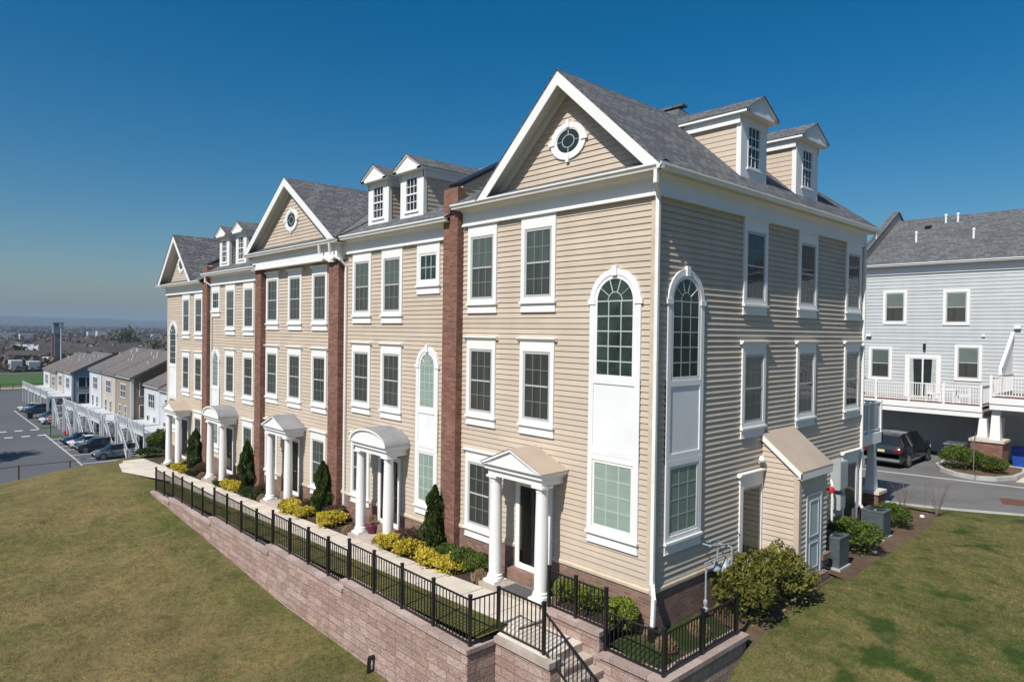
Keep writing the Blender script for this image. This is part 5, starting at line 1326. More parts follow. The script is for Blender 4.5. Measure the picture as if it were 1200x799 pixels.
# ------------------------------------------------------------------ vehicles
def car(label, body, L=4.9, Wd=1.95, Hh=1.74, kind='suv', loc=(0,0,0), rz=0, detail=True, group=None, plate=True):
    """nose towards local +x"""
    r_ = thing('parked_car', label, 'car', loc, rz, group)
    hw = Wd/2
    gc = .2
    if kind == 'suv':
        st = [(-.5, .55, .80, 0), (-.485, .42, .98, 0), (-.465, .40, 1.08, .0), (-.43, .38, 1.08, 1), (-.36, .38, 1.08, 2), (-.1, .36, 1.05, 2), (.10, .36, 1.03, 2), (.24, .36, 1.02, 1), (.36, .38, .98, 0), (.46, .40, .88, 0), (.495, .45, .70, 0)]
        tops = {3: Hh*.90, 4: Hh*.985, 5: Hh, 6: Hh*.965, 7: 1.10}
        gst, gen = 2, 8
    else:
        st = [(-.5, .5, .78, 0), (-.485, .36, .92, 0), (-.40, .32, .98, 0), (-.34, .30, .97, 0), (-.20, .28, .95, 2), (-.02, .27, .94, 2), (.12, .27, .93, 2), (.24, .28, .92, 1), (.36, .3, .86, 0), (.46, .34, .76, 0), (.495, .4, .6, 0)]
        tops = {4: Hh*.94, 5: Hh, 6: Hh*.97, 7: .96}
    # ring points per station
    rings = []
    for i, (t, zb_, belt, k) in enumerate(st):
        x = t*L; w = hw*(1 - .16*max(0, abs(t)-.38)/.12*1.0); top = tops.get(i, belt+.03); cab = i in tops and top > belt+.15
        wt = w*(.74 if cab else .90); zb2 = max(gc, zb_-.15 if abs(t) < .48 else zb_)
        rings.append([(x, 0, zb2), (x, w*.90, zb2), (x, w*1.0, zb2+.16), (x, w*1.0, belt-.22), (x, w*.965, belt), (x, wt, top-.02 if cab else top), (x, wt*.8, top), (x, 0, top+(.02 if cab else .03))])
    c = MB(); n = 8
    for rg_ in rings:
        for p in rg_: c.v.append(p)
        for p in rg_[1:-1][::-1]: c.v.append((p[0], -p[1], p[2]))
    m = 14
    for i in range(len(rings)-1):
        for k in range(m):
            a_, b_ = i*m+k, i*m+(k+1) % m
            seg = k if k < 7 else 13-k
            glass = 0
            if seg == 4 and i in tops and (i+1) in tops and tops[i] > st[i][2]+.3 and tops[i+1] > st[i+1][2]+.3: glass = 1
            if seg >= 4 and ((i in tops) != (i+1 in tops) or (i+1 in tops and tops[i+1] < st[i+1][2]+.3) and i in tops): glass = 1
            c.f.append((a_, b_, b_+m, a_+m)); c.m.append(glass)
    c.f.append(tuple(range(m))); c.m.append(0); c.f.append(tuple(range((len(rings)-1)*m, len(rings)*m))[::-1]); c.m.append(0)
    bo = c.build('body', [body, M['car_glass']], r_, smooth=False)
    for p in bo.data.polygons: p.use_smooth = True
    bo.data.set_sharp_from_angle(angle=R(32))
    bv = bo.modifiers.new('b', 'BEVEL'); bv.width = .025; bv.segments = 2; bv.limit_method = 'ANGLE'; bv.angle_limit = R(25)
    rw = .36 if kind == 'suv' else .32
    for sx in (-.30, .31):
        for sy in (-1, 1):
            x = sx*L; y = sy*(hw-.11)
            c = MB(); c.tube([(x, y-.115, rw), (x, y+.115, rw)], rw, 22)
            wh = c.build('wheel', M['tyre'], r_, origin=(x, y, rw))
            c = MB(); yo = y+sy*.118
            c.tube([(x, yo-sy*.02, rw), (x, yo+sy*.004, rw)], rw*.28, 12)
            for k in range(5):
                a = k*1.2566; c.bar((x, yo, rw), (x+rw*.66*math.cos(a), yo, rw+rw*.66*math.sin(a)), .05, .03)
            arch = [(x+rw*.68*math.cos(t*math.pi/10), yo, rw+rw*.68*math.sin(t*math.pi/10)) for t in range(21)]; c.tube(arch, .022, 6, cap=False)
            c.build('rim', M['rim'], wh)
            # dark arch lip
            c = MB(); c.tube([(x+(rw+.05)*math.cos(t*math.pi/10), sy*(hw*.985), rw+(rw+.05)*math.sin(t*math.pi/10)) for t in range(11)], .035, 6); c.build('wheel_arch', M['tyre'], r_)
            c = MB(); c.tube([(x, sy*(hw*.93), rw), (x, sy*(hw*1.005), rw)], rw+.04, 22); c.build('wheel_well', M['tyre'], r_)
    for sy in (-1, 1):
        c = MB(); c.box(-L*.498, -L*.455, sy*hw*.55, sy*hw*.93, st[0][2]+.02, st[0][2]+.16); c.build('tail_light', M['taillight'], r_)
        c = MB(); c.box(L*.475, L*.497, sy*hw*.5, sy*hw*.88, .62, .76); c.build('headlight', M['headlight'], r_)
        c = MB(); c.box(L*.15, L*.19, sy*(hw*.96), sy*(hw+.16), st[6][2]-.0, st[6][2]+.14); c.build('mirror', body, r_)
    c = MB(); c.box(-L*.507, -L*.47, -hw*.86, hw*.86, .36, .50); c.build('rear_bumper', M['chrome'] if detail else body, r_)
    if plate: c = MB(); c.box(-L*.507, -L*.499, -.16, .16, .80, .92); c.build('number_plate', M['plate'], r_)
    return r_
navy = paint('dark_navy_paint', (.012, .016, .022)); blackp = paint('black_paint', (.01, .01, .012)); whitep = paint('white_paint', (.7, .7, .7)); silver = paint('silver_paint', (.35, .37, .4)); blue = paint('dark_blue_paint', (.02, .04, .09)); greyp = paint('grey_paint', (.12, .13, .15))
car('dark navy sport utility car with yellow plate parked under the grey house deck', navy, loc=(-3.55, 26.85, -.08), rz=R(90))
c = MB(); c.box(-1.75, -.95, 28.1, 28.9, .06, .95); c.prism([(28.05, .95), (28.95, .95), (28.9, 1.05), (28.1, 1.02)], 'x', -1.8, -.9); o = c.build('storage_bin', M['bin_grey']); tag(o, 'dark grey lidded storage bin behind the island shrubs', 'bin')
def bin_(label, x, y, mat):
    r_ = thing('wheelie_bin', label, 'bin', (x, y, 0)); c = MB()
    c.v += [(x-.22, y-.25, .08), (x+.22, y-.25, .08), (x+.22, y+.25, .08), (x-.22, y+.25, .08), (x-.29, y-.33, 1.0), (x+.29, y-.33, 1.0), (x+.29, y+.33, 1.0), (x-.29, y+.33, 1.0)]
    for q in ((0,3,2,1),(4,5,6,7),(0,1,5,4),(1,2,6,5),(2,3,7,6),(3,0,4,7)): c.f.append(q); c.m.append(0)
    c.build('bin_body', M[mat], r_)
    c = MB(); c.box(x-.31, x+.31, y-.36, y+.36, 1.0, 1.06); c.build('lid', M[mat], r_)
    for s in (-1, 1): c = MB(); c.tube([(x+s*.2, y+.25, .1), (x+s*.27, y+.25, .1)], .1, 12); c.build('wheel', M['tyre'], r_)
bin_('bright blue wheeled bin right of the brick pier', 1.22, 29.3, 'bin_blue'); bin_('dark wheeled bin beside the blue bin under the deck', 2.2, 28.8, 'bin_grey')

# ------------------------------------------------------------------ car park and distant terrace
slab('parking_lot', [(-62, -70), (-62, 12), (-190, 12), (-190, -70)], -9.0, M['asphalt_far'])
slab('parking_bays', [(-66, 4.0), (-66, 12.5), (-150, 12.5), (-142, 4.6)], -8.99, M['asphalt_far'])
ribbon('bay_edge_line', [(-70, 3.4), (-83.3, 3.87), (-106.6, 4.25)], .2, -8.99, -8.975, M['kerb'])
ribbon('bay_edge_line', [(-113, 4.5), (-142, 4.75)], .2, -8.99, -8.975, M['kerb'])
c = MB()
for x in (-79.5, -82.6, -85.9, -90.6, -93.6, -97.2, -101.0): c.box(x-.1, x+.1, 3.9, 9.5, -8.985, -8.972)
for k in range(12):
    for xx in (-112.6, -106.0): c.box(xx-.35, xx+.35, 3.4-k*1.9, 3.4-k*1.9+.95, -8.985, -8.971)
o = c.build('lot_markings', M['paint']); o['kind'] = 'structure'
slab('island_lawn', [(-104.8, 4.5), (-104.8, 12), (-102.2, 12), (-102.2, 4.5)], -8.95, M['field']); slab('island_lawn', [(-115.6, 4.6), (-115.6, 12), (-113.2, 12), (-113.2, 4.6)], -8.95, M['field'])
far_white = plain('far_white_siding', (.50, .52, .54), .6, .04, .4); far_beige = plain('far_beige_siding', (.44, .40, .35), .6, .05, .4); far_tan = plain('far_tan_siding', (.28, .225, .175), .6, .05, .4)
far_bgrey = plain('far_blue_grey_siding', (.26, .31, .36), .6, .05, .4); far_orange = plain('far_orange_siding', (.34, .27, .19), .6, .05, .4); far_brown = plain('far_brown_siding', (.15, .11, .08), .6, .05, .4)
def far_house(label, x0, x1, yf, ze_, zr_, front, endm=None, dck=True, endwin=True, seed=0, stair=True):
    """x0<x1; the east end wall at x1"""
    h = thing('distant_townhouse', label, 'townhouse', ((x0+x1)/2, yf, -9), group='townhouses below the car park bank')
    ym_ = yf+6; yb_ = yf+12
    c = MB(); c.box(x0+.01, x1, yf, yb_, -9.1, ze_-.1); c.poly([(x1, yf, ze_-.1), (x1, yb_, ze_-.1), (x1, ym_, zr_-.1)]); c.build('wall', endm or front, h)
    c = MB(); c.box(x0, x1-.25, yf-.02, yf-.28, -6.2, ze_-.35); c.build('front_wall', front, h)
    c = MB(); c.box(x1-.25, x1+.05, yf-.02, yf-.34, -9, ze_-.12); c.box(x0, x1, yf-.02, yf-.5, ze_-.35, ze_-.1); c.build('corner_trim', far_bgrey if endm is None else far_white, h)
    c = MB()
    for sx in ((yf-.6, ze_-.03, ym_, zr_), (yb_+.4, ze_-.03, ym_, zr_)):
        c.poly([(x0-.05, sx[0], sx[1]), (x1+.35, sx[0], sx[1]), (x1+.35, sx[2], sx[3]), (x0-.05, sx[2], sx[3])])
        c.poly([(x0-.05, sx[0], sx[1]-.25), (x1+.35, sx[0], sx[1]-.25), (x1+.35, sx[2], sx[3]-.25), (x0-.05, sx[2], sx[3]-.25)])
    c.poly([(x1+.35, yf-.6, ze_-.03), (x1+.35, ym_, zr_), (x1+.35, ym_, zr_-.3), (x1+.35, yf-.6, ze_-.33)]); c.poly([(x1+.35, yb_+.4, ze_-.03), (x1+.35, ym_, zr_), (x1+.35, ym_, zr_-.3), (x1+.35, yb_+.4, ze_-.33)])
    rf = c.build('roof', M['shingle_brown'], h, fixn=False)
    rnd = random.Random(seed)
    for k in range(4):
        x = rnd.uniform(x0+1, x1-1); y = rnd.uniform(yf+2.5, ym_-.6); z = ze_+(zr_-ze_)*(y-yf)/6; c = MB(); c.box(x-.14, x+.14, y-.14, y+.14, z-.1, z+.45); c.build('vent_pipe', far_white, rf)
    def win(xa, xb, za_, zb_):
        c = MB(); ring(c, xa, xb, za_, zb_, .14, yf-.28, yf-.36); n = max(1, int((xb-xa)/.85))
        for i in range(1, n): xx = xa+(xb-xa)*i/n; c.box(xx-.06, xx+.06, yf-.28, yf-.355, za_, zb_)
        c.box(xa, xb, yf-.28, yf-.354, (za_+zb_)/2-.04, (za_+zb_)/2+.04)
        w_ = c.build('window', far_white, h, origin=((xa+xb)/2, yf-.3, za_))
        c = MB(); c.quad((xa, yf-.30, za_), (xb, yf-.30, za_), (xb, yf-.30, zb_), (xa, yf-.30, zb_)); c.build('pane', M['car_glass'], w_, fixn=False)
    mid = (x0+x1)/2
    win(mid-1.3, mid+1.3, ze_-2.9, ze_-1.2); win(mid-2.0, mid-1.1, ze_-6.0, ze_-4.1); win(mid+.9, mid+1.8, ze_-6.0, ze_-4.1)
    if endwin:
        for za_ in (ze_-2.5, ze_-5.4):
            for ya in (yf+.75, yf+2.0):
                c = MB(); c.box(x1, x1+.05, ya-.12, ya+1.12, za_-.12, za_+1.72); w_ = c.build('window', far_white, h, origin=(x1, ya, za_))
                c = MB(); c.box(x1+.05, x1+.07, ya, ya+1.0, za_, za_+1.6); c.build('pane', M['car_glass'], w_)
    if dck:
        zd = -5.9; y0_ = yf-3.9
        c = MB(); c.box(x0+.4, x1-.4, y0_, yf-.28, zd-.35, zd); dkk = c.build('deck', far_white, h, origin=(mid, y0_, zd))
        c = MB()
        for x in (x0+.55, mid, x1-.55):
            c = MB(); c.box(x-.16, x+.16, y0_+.05, y0_+.37, -9, zd-.35); c.build('post', far_white, dkk, origin=(x, y0_+.2, -9))
        c = MB()
        for z in (.1, .95): c.box(x0+.4, x1-.4, y0_, y0_+.06, zd+z, zd+z+.08)
        x = x0+.4
        while x < x1-.4: c.box(x, x+.05, y0_+.01, y0_+.05, zd+.1, zd+1.0); x += .23
        for xx in (x0+.4, mid, x1-.5): c.box(xx, xx+.12, y0_-.02, y0_+.1, zd, zd+1.15)
        c.build('railing', far_white, dkk)
        if not stair: return h
        # stair flight along the deck front, descending eastwards
        c = MB(); xs0 = x0+1.2; ln = 4.0; dp = 2.9
        for k in range(13): c.box(xs0+k*ln/13, xs0+(k+1)*ln/13, y0_-1.25, y0_-.05, zd-.05-(k+1)*dp/13-.06, zd-.05-(k+1)*dp/13)
        c.box(xs0-1.1, xs0, y0_-1.25, y0_, zd-.2, zd-.02); c.box(xs0+ln, xs0+ln+1.1, y0_-1.25, y0_-.05, zd-dp-.25, zd-dp-.05)
        for yy in (y0_-1.3, y0_-.06):
            c.bar((xs0-1.1, yy, zd+.98), (xs0, yy, zd+.98), .06, .1); c.bar((xs0, yy, zd+1.0), (xs0+ln, yy, zd+1.0-dp), .06, .1); c.bar((xs0, yy, zd-.12), (xs0+ln, yy, zd-.12-dp), .06, .3)
            for k in range(17): xx = xs0+ln*k/17; zz = zd-dp*k/17; c.box(xx, xx+.05, yy-.02, yy+.02, zz-.1, zz+1.0)
        for xx, zz in ((xs0-1.05, zd), (xs0, zd), (xs0+ln*.5, zd-dp*.5), (xs0+ln, zd-dp), (xs0+ln+1.05, zd-dp)):
            c.box(xx-.13, xx+.13, y0_-1.42, y0_-1.16, -9, zz+1.05)
        c.build('stair', far_white, dkk)
    return h
far_house('nearest distant townhouse with white front, triple windows and hedge beside its stair', -84.4, -77.2, 13.5, -1.35, 2.0, far_white, far_beige, True, True, 1)
far_house('distant townhouse with white front behind the white stairs', -91.6, -84.41, 13.5, -1.15, 2.15, far_white, far_tan, True, False, 2)
far_house('distant townhouse with brown front, dark end wall and big white window', -100.0, -91.7, 12, -.32, 3.0, far_tan, far_brown, True, True, 3)
far_house('distant townhouse with beige front in the middle of its block', -108.4, -100.01, 12, -.32, 3.0, far_beige, None, True, False, 4)
far_house('distant townhouse with white front at the far end of the middle block', -117.0, -108.41, 12, -.32, 3.0, far_white, None, True, False, 5)
far_house('distant townhouse with white front and blue-grey end wall of paired windows', -138.0, -131, 12, -1.75, 1.5, far_white, far_bgrey, True, True, 6, stair=False)
far_house('distant townhouse with beige front next to the blue-grey end wall house', -145.0, -138.01, 12, -1.75, 1.5, far_beige, None, True, False, 7, stair=False)
far_house('distant townhouse with a narrow orange-tan front', -152.0, -145.01, 12, -2.3, .9, far_orange, None, True, False, 8, stair=False)
far_house('farthest distant townhouse with pale grey-white front next to the playing field', -160.0, -152.01, 12, -2.3, .9, far_white, None, True, False, 9, stair=False)
cars = [('dark navy sport utility car parked nearest below the distant stairs', navy, 'suv', (-87.6, 7.0), -90), ('dark grey wagon half hidden by the grass bank', greyp, 'suv', (-81.4, 7.6), -90), ('black sedan parked under the nearest distant deck', blackp, 'sedan', (-84.7, 10.4), -90),
        ('white sedan parked beside the dark navy sport utility car', whitep, 'sedan', (-91.9, 6.9), -90), ('dark blue sedan parked left of the white sedan', blue, 'sedan', (-95.6, 6.8), -90), ('white sport utility car parked beyond the stop sign', whitep, 'suv', (-118.6, 7.6), -90),
        ('black pickup-like car beside the white sport utility car', blackp, 'suv', (-114.6, 9.6), -90), ('white sedan farthest along the car park edge', whitep, 'sedan', (-139.5, 7.3), -90), ('dark blue car next to the farthest white sedan', blue, 'suv', (-135.0, 7.6), -90), ('dark grey car between the far white cars', greyp, 'suv', (-124.0, 8.0), -90)]
for lab, pm, kd, (x, y), a in cars: car(lab, pm, 4.7, 1.9, 1.7 if kd == 'suv' else 1.45, kd, (x, y, -8.97), R(a), False, 'cars parked below the distant townhouses', False)
SS = thing('stop_sign', 'red octagonal stop sign on a dark post at the car park crossing', 'sign', (-104.2, 4.6, -8.95))
c = MB(); c.tube([(-104.2, 4.6, -8.95), (-104.2, 4.6, -6.2)], .05, 8); c.build('post', M['black'], SS)
SA = R(50)
def octo(rad, off):
    n_ = Vector((math.sin(SA), -math.cos(SA), 0)); u_ = Vector((math.cos(SA), math.sin(SA), 0))
    return [tuple(Vector((-104.2, 4.6, -6.55)) + n_*off + u_*rad*math.cos(R(22.5+45*k)) + Vector((0, 0, rad*math.sin(R(22.5+45*k))))) for k in range(8)]
c = MB(); c.poly(octo(.42, .07)); c.poly(octo(.42, .05)[::-1]); c.build('border', M['white'], SS, fixn=False)
c = MB(); c.poly(octo(.385, .075)); c.build('face', M['taillight'], SS, fixn=False)
tx = bpy.data.curves.new('stop_text', 'FONT'); tx.body = 'STOP'; tx.size = .30; tx.align_x = 'CENTER'; tx.align_y = 'CENTER'; tx.extrude = .002; tx.materials.append(M['white'])
tmp = bpy.data.objects.new('tmp', tx); COL.objects.link(tmp); bpy.context.view_layer.update()
me = bpy.data.meshes.new_from_object(tmp.evaluated_get(bpy.context.evaluated_depsgraph_get())); bpy.data.objects.remove(tmp)
o = bpy.data.objects.new('lettering', me); COL.objects.link(o); o.parent = SS; o.location = Vector((math.sin(SA), -math.cos(SA), 0))*.08 + Vector((0, 0, 2.4)); o.rotation_euler = (R(90), 0, SA)
c = MB(); c.box(-127.9, -127.2, 4.9, 5.6, -9, -7.9); o = c.build('litter_bin', M['black']); tag(o, 'small black bin at the car park edge before the white cars', 'bin')
# hydrant-like white marker
c = MB(); c.lathe(-103.6, 6.2, [(.14, -8.95), (.12, -8.5), (.16, -8.45), (.14, -8.3), (.05, -8.2)], 10); o = c.build('hydrant', M['red']); tag(o, 'small hydrant on the grass island by the stop sign', 'hydrant')
# thin fence on the crest
CR = thing('crest_fence', 'thin dark wire fence with slender posts along the crest of the lawn', 'fence', (-42, -4, -2.5))
cp = []
for x, y in ((-33.5, -13.0), (-36.8, -9.6), (-40.6, -6.5), (-44.2, -3.3), (-47.0, .8), (-48.5, 5), (-49.5, 9)):
    z = H(x, y); cp.append((x, y, z)); c = MB(); c.tube([(x, y, z-.2), (x, y, z+1.35)], .035, 6); c.build('post', M['black'], CR)
c = MB()
for a_, b_ in zip(cp, cp[1:]): c.bar((a_[0], a_[1], a_[2]+1.32), (b_[0], b_[1], b_[2]+1.32), .03, .03)
c.build('top_rail', M['black'], CR)
# stepped stone edging along the crest
# hedge by the farthest porch
plant('hedge_shrub', 'clipped dark green shrub left of the farthest porch', 'shrub', O3, (-37.6, .6, -1.35), (1.3, 1.5, 1.25), 1, None, ('bark', .6))
plant('hedge_shrub', 'low dark shrub at the corner of the farthest house', 'shrub', J1, (-36.4, -.6, -1.35), (1.6, 1.6, 1.3), 1, None, ('bark', .2))
# ------------------------------------------------------------------ playing field, trailers, far town
slab('sports_field', [(-262, -60), (-262, 120), (-366, 160), (-366, -60)], -15.9, M['field'])
slab('bare_earth', [(-212, -60), (-212, 90), (-258, 120), (-258, -60)], -13.4, M['dirt'])
ribbon('yard_road', [(-372, -80), (-372, 160)], 10, -16.0, -15.85, M['asphalt_far'])
FF = thing('field_fence', 'dark fence between car park and playing field', 'fence', (-196, 10, -9.4))
c = MB()
for k in range(16): y = -14+k*2.4; c.box(-190.6, -190.4, y-.05, y+.05, -9.2, -7.6)
c.box(-190.55, -190.45, -14, 22, -7.7, -7.6); c.box(-190.55, -190.45, -14, 22, -9.0, -8.9); c.build('fence_run', M['black'], FF)
def trailer(label, x, y, L, w=2.6, h_=4.0, rz=0, dark_end=True):
    r_ = thing('truck_trailer', label, 'trailer', (x, y, -16), rz, 'white trailers beyond the playing field'); WO[r_.name] = Vector((0, 0, 0))
    c = MB(); c.box(-L/2, L/2, -w/2, w/2, 1.1, h_); c.build('box_body', far_white, r_)
    if dark_end: c = MB(); c.box(L/2, L/2+.05, -w/2+.3, w/2-.3, 1.2, h_-.5); c.build('rear_door', far_bgrey, r_)
    for s in (-.35, .35):
        c = MB(); c.tube([(s*L, -w/2-.01, .5), (s*L, w/2+.01, .5)], .5, 12); c.build('wheels', M['tyre'], r_)
trailer('white box trailer with dark rear, left of the pair beyond the field', -392, 33.5, 9, 4.6, 5.6); trailer('white box trailer with dark rear, right of the pair beyond the field', -392, 40.5, 9, 4.6, 5.0)
trailer('long white trailer standing behind the pair of box trailers', -430, 53, 12, 8, 5.6, R(20), False); trailer('white trailer partly behind the distant roof', -470, 71, 12, 8, 6.2, R(20), False)
trailer('low pale trailer at the left frame edge beyond the field', -400, 24.0, 8, 4, 4.2, 0, False)
rt = random.Random(4)
dark_wall = plain('far_dark_wall', (.06, .052, .05), .8, .2, .1); dark_brown = plain('far_brown_wall', (.11, .07, .05), .8, .2, .1); far_roof = plain('far_dark_roof', (.062, .052, .047), .8, .2, .1); lightb = plain('far_pale_wall', (.42, .43, .43), .7, .1, .1)
def town(label, x, y, w, d, h_, wall, roof, z0=-19, pitched=True, group='low dark buildings beyond the playing field'):
    r_ = thing('distant_building', label, 'building', (x, y, z0), group=group)
    c = MB(); c.box(x-d/2, x+d/2, y-w/2, y+w/2, z0-2, z0+h_); c.build('wall', wall, r_)
    c = MB()
    if pitched: c.prism([(x-d/2-.5, z0+h_), (x+d/2+.5, z0+h_), (x, z0+h_+d*.28)], 'y', y-w/2-.5, y+w/2+.5)
    else: c.box(x-d/2-.2, x+d/2+.2, y-w/2-.2, y+w/2+.2, z0+h_, z0+h_+.5)
    c.build('roof', roof, r_)
    c = MB(); k = y-w/2+1.5
    while k < y+w/2-2: 
        for zz in (1.2, 4.2):
            if zz+1.6 < h_: c.box(x+d/2, x+d/2+.06, k, k+1.3, z0+zz, z0+zz+1.5)
        k += 3.6
    if c.v: c.build('windows', M['car_glass'], r_)
def ray_dir(px_, d):       # bearing for a spot seen at photo column px_, at ground distance d
    a = (px_-600)/794.0; fx, fy = -.7341, .6790; rx, ry = .679, .7341
    vx, vy = fx + rx*a, fy + ry*a; n = math.hypot(vx, vy); s = d*math.hypot(1, a)/1.0/ n * n / math.hypot(1, a)
    return 8.74 + vx*d/ n * 1.0, -12.33 + vy*d/n
spots = []
for row, (dist, n, hh) in enumerate(((470, 9, 7), (560, 11, 8), (660, 12, 8), (800, 12, 9))):
    for i in range(n):
        pxx = -12 + 225*(i+rt.uniform(.1, .9))/n; x, y = ray_dir(pxx, dist*rt.uniform(.94, 1.06))
        wl = rt.choice([dark_wall, dark_wall, dark_brown, dark_brown, dark_wall, lightb if row else dark_wall]); 
        town('low dark building in the hazy strip beyond the playing field', x, y, rt.uniform(12, 26), rt.uniform(9, 14), hh*rt.uniform(.7, 1.25), wl, far_roof if wl is not lightb else rt.choice([far_roof, lightb]), -17-row*1.2)
x, y = ray_dir(48, 560)
DM = thing('silver_hall', 'long pale hall with a silver curved roof above dark walls', 'building', (x, y, -18)); c = MB(); c.box(x-9, x+9, y-16, y+16, -20, -12.5); c.build('wall', dark_wall, DM)
c = MB(); c.prism([(x-9.5+9.5*(1-math.cos(math.pi*t/10)), -12.4+6*math.sin(math.pi*t/10)) for t in range(11)], 'y', y-16, y+16); c.build('roof', plain('silver_roof', (.42, .45, .5), .4, .1, .05), DM)
for i, (pxx, d_, w_, h_) in enumerate(((6, 1350, 26, 9), (30, 1250, 16, 8), (110, 1500, 22, 10), (118, 1450, 14, 12), (183, 1300, 14, 8), (150, 1700, 22, 8))):
    x, y = ray_dir(pxx, d_); town('far white speck of a building among the bare woods', x, y, w_, 14, h_, far_white, far_white, -15, False, 'white buildings among the far woods')
x, y = ray_dir(67.5, 420)
TW = thing('tower', 'slender dark tower with a wider head rising over the far town', 'tower', (x, y, -18))
c = MB(); c.box(x-1.9, x+1.9, y-1.6, y+1.6, -19, 2.2); c.build('shaft', plain('tower_shaft', (.10, .12, .14), .7, .2, .1), TW)
c = MB(); c.box(x-2.2, x+2.2, y-2.1, y+2.1, 2.2, 7.6); c.box(x-2.5, x+2.5, y-2.4, y+2.4, 7.6, 8.0); c.build('head', plain('tower_head', (.12, .17, .21), .6, .2, .1), TW)
c = MB(); c.box(x-1.8, x+.2, y-2.6, y-1.61, -19, 1.5); c.build('brick_chimney', M['brick'], TW)
x, y = ray_dir(71.5, 330); PL = thing('pole', 'tall thin pale pole beside the dark tower', 'pole', (x, y, -17)); c = MB(); c.tube([(x, y, -17), (x, y, 6.5)], [.28, .18], 8); c.build('shaft', far_white, PL); c = MB(); c.box(x-.5, x+.5, y-.5, y+.5, 5.9, 7.2); c.build('lamp_head', far_bgrey, PL)
# woods: one mass of bare crowns
def crowns(name, n, dmin, dmax, mat, pxa, pxb, size, z0, kind, seed, hfac=.8, p=.55):
    rnd = random.Random(seed); v = []; f = []
    for i in range(n):
        d = dmin + (dmax-dmin)*rnd.random()**p; x, y = ray_dir(rnd.uniform(pxa, pxb), d); s = size*rnd.uniform(.6, 1.5)*(1+d/4000)
        base = len(v); k = 18
        for j in range(k):
            dx, dy, dz = rnd.gauss(0, .42), rnd.gauss(0, .42), rnd.gauss(.75, .3)*hfac
            c0 = Vector((x+dx*s, y+dy*s, z0+max(.05, dz)*s)); q = s*.15*rnd.uniform(.6, 1.5)
            t = Vector((rnd.gauss(0, 1), rnd.gauss(0, 1), rnd.gauss(0, 1))).normalized()*q; u = t.cross(Vector((rnd.gauss(0, 1), rnd.gauss(0, 1), rnd.gauss(0, 1)))).normalized()*q
            b0 = len(v); v += [tuple(c0-t), tuple(c0+u), tuple(c0+t), tuple(c0-u)]; f.append((b0, b0+1, b0+2, b0+3))
    me = leaf_mesh(name, v, f, mat); o = bpy.data.objects.new(name, me); COL.objects.link(o); o['kind'] = kind; return o
o = crowns('distant_wood', 15000, 700, 5200, M['wood_far'], -30, 240, 8, -22, 'stuff', 3, .62); tag(o, 'bare brown woodland filling the hazy plain to the hills', 'woodland')
o = crowns('bare_trees', 1100, 400, 760, M['wood_far'], -25, 235, 5.5, -19, 'stuff', 8, .9, 1.0); tag(o, 'leafless trees scattered between the low dark buildings', 'woodland')
def tree(label, x, y, z0, h_, mat, seed, n=900, group=None, cat='tree', leaf=.5):
    r_ = thing('tree', label, cat, (x, y, z0), group=group); c = MB(); rnd = random.Random(seed)
    c.tube([(x, y, z0-.3), (x+.1, y, z0+h_*.35), (x, y, z0+h_*.8)], [h_*.03, h_*.022, h_*.006], 7)
    for k in range(9): a = k*2.4; zz = z0+h_*(.3+.05*k); c.tube([(x, y, zz), (x+h_*.22*math.cos(a), y+h_*.22*math.sin(a), zz+h_*.2)], [h_*.01, h_*.003], 5)
    c.build('trunk', M['bark'], r_)
    v, f = leaves(n, mound(h_*.36, h_*.36, h_*.75, .5, seed, inner=.2), leaf, seed, 1.4, .2); me = leaf_mesh('crown', v, f, mat); o = bpy.data.objects.new('crown', me); COL.objects.link(o); o.parent = r_; o.location = (0, 0, h_*.28)
for i, (pxx, d_, h_, mt, lab) in enumerate(((148, 640, 24, 'spring', 'round tree in fresh yellow-green leaf beyond the distant roofs'), (133, 700, 16, 'wood_far', 'bare brown tree left of the yellow-green tree'), (182, 600, 15, 'spring', 'small olive tree near the terrace corner beyond the roofs'), (20, 520, 13, 'wood_far', 'bare tree among dark buildings near the left edge'), (92, 600, 14, 'wood_far', 'bare tree right of the tower'))):
    x, y = ray_dir(pxx, d_); tree(lab, x, y, -20, h_, M[mt], 30+i, 700, leaf=1.5)
tree('leafy tree at the left edge throwing its shadow over the car park', -89, -8.6, -9, 9, M['boxwood'], 77, 2600, leaf=.35)  # out-of-view tree, put in for its shadow on the asphalt

for p in PROTOS: drop(p)

# ------------------------------------------------------------------ air
c = MB(); c.box(-9200, 1700, -2600, 7200, -33, 130); hz = c.build('haze', None); hz['kind'] = 'stuff'
hm = bpy.data.materials.new('haze_air'); hm.use_nodes = True; nt = hm.node_tree
for n in list(nt.nodes):
    if n.type != 'OUTPUT_MATERIAL': nt.nodes.remove(n)
pv = nt.nodes.new('ShaderNodeVolumePrincipled'); pv.inputs['Density'].default_value = HAZE = .00013; pv.inputs['Color'].default_value = (.40, .55, .76, 1); pv.inputs['Anisotropy'].default_value = .0
nt.links.new(pv.outputs[0], nt.nodes['Material Output'].inputs['Volume'])
hz.data.materials.clear(); hz.data.materials.append(hm)

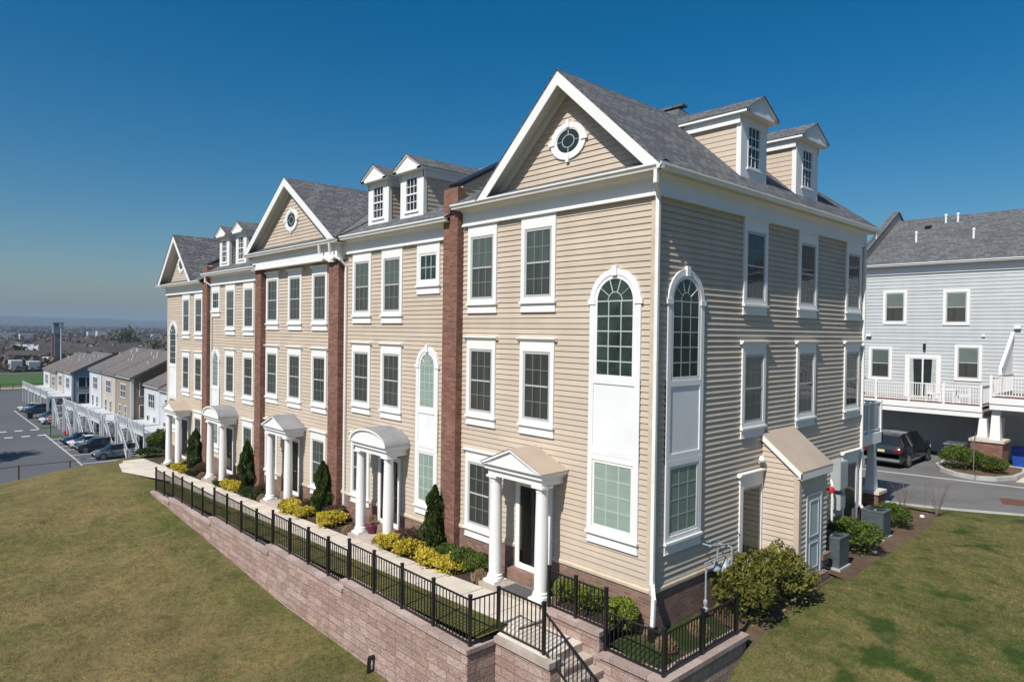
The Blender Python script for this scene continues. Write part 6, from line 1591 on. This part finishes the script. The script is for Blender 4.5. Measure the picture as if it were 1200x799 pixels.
# ------------------------------------------------------------------ light, sky, camera
SUN = Vector((.185, -1.0, 1.13)).normalized()
elev = math.asin(SUN.z); az = math.atan2(SUN.x, SUN.y)
w = bpy.data.worlds.new('World'); scene.world = w; w.use_nodes = True; nt = w.node_tree
bg = nt.nodes['Background']; sky = nt.nodes.new('ShaderNodeTexSky'); sky.sky_type = 'NISHITA'; sky.sun_disc = False
sky.sun_elevation = elev; sky.sun_rotation = az; sky.altitude = 0; sky.air_density = 1.12; sky.dust_density = 1.4; sky.ozone_density = 5.5
hs = nt.nodes.new('ShaderNodeHueSaturation'); hs.inputs['Saturation'].default_value = 1.43; hs.inputs['Hue'].default_value = .493
nt.links.new(sky.outputs[0], hs.inputs['Color']); nt.links.new(hs.outputs[0], bg.inputs['Color']); bg.inputs['Strength'].default_value = .074
sl = bpy.data.lights.new('sun', 'SUN'); sl.energy = 4.9; sl.angle = R(.53); sl.color = (1, .95, .87)
so = bpy.data.objects.new('sun', sl); COL.objects.link(so); so.rotation_euler = (-SUN).to_track_quat('-Z', 'Y').to_euler(); so.location = (0, -20, 30)
def Rm(yaw, pitch, roll):
    cy, sy, cp_, sp, cr, sr = math.cos(yaw), math.sin(yaw), math.cos(pitch), math.sin(pitch), math.cos(roll), math.sin(roll)
    fwd = Vector((sy*cp_, cy*cp_, -sp)); right = Vector((cy, -sy, 0)); up = right.cross(fwd)
    return right*cr + up*sr, -right*sr + up*cr, fwd
r_, u_, f_ = Rm(R(-47.23443904), R(.79000468), R(.77510333))
# roll convention of the measurement: image y axis points down along -up
cam = bpy.data.cameras.new('camera'); co = bpy.data.objects.new('camera', cam); COL.objects.link(co); scene.camera = co
m = Matrix.Identity(4)
for i in range(3): m[i][0] = r_[i]; m[i][1] = u_[i]; m[i][2] = -f_[i]; m[i][3] = (8.74, -12.33, 6.48)[i]
co.matrix_world = m
cam.sensor_width = 36; cam.lens = 794.035*36/1200; cam.clip_end = 20000; cam.clip_start = .1
scene.view_settings.view_transform = 'Standard'; scene.view_settings.look = 'None'; scene.view_settings.exposure = .2; scene.view_settings.gamma = 1
scene.cycles.use_denoising = True
scene.cycles.max_bounces = 8; scene.cycles.diffuse_bounces = 3; scene.cycles.glossy_bounces = 3; scene.cycles.transparent_max_bounces = 12; scene.cycles.volume_bounces = 1
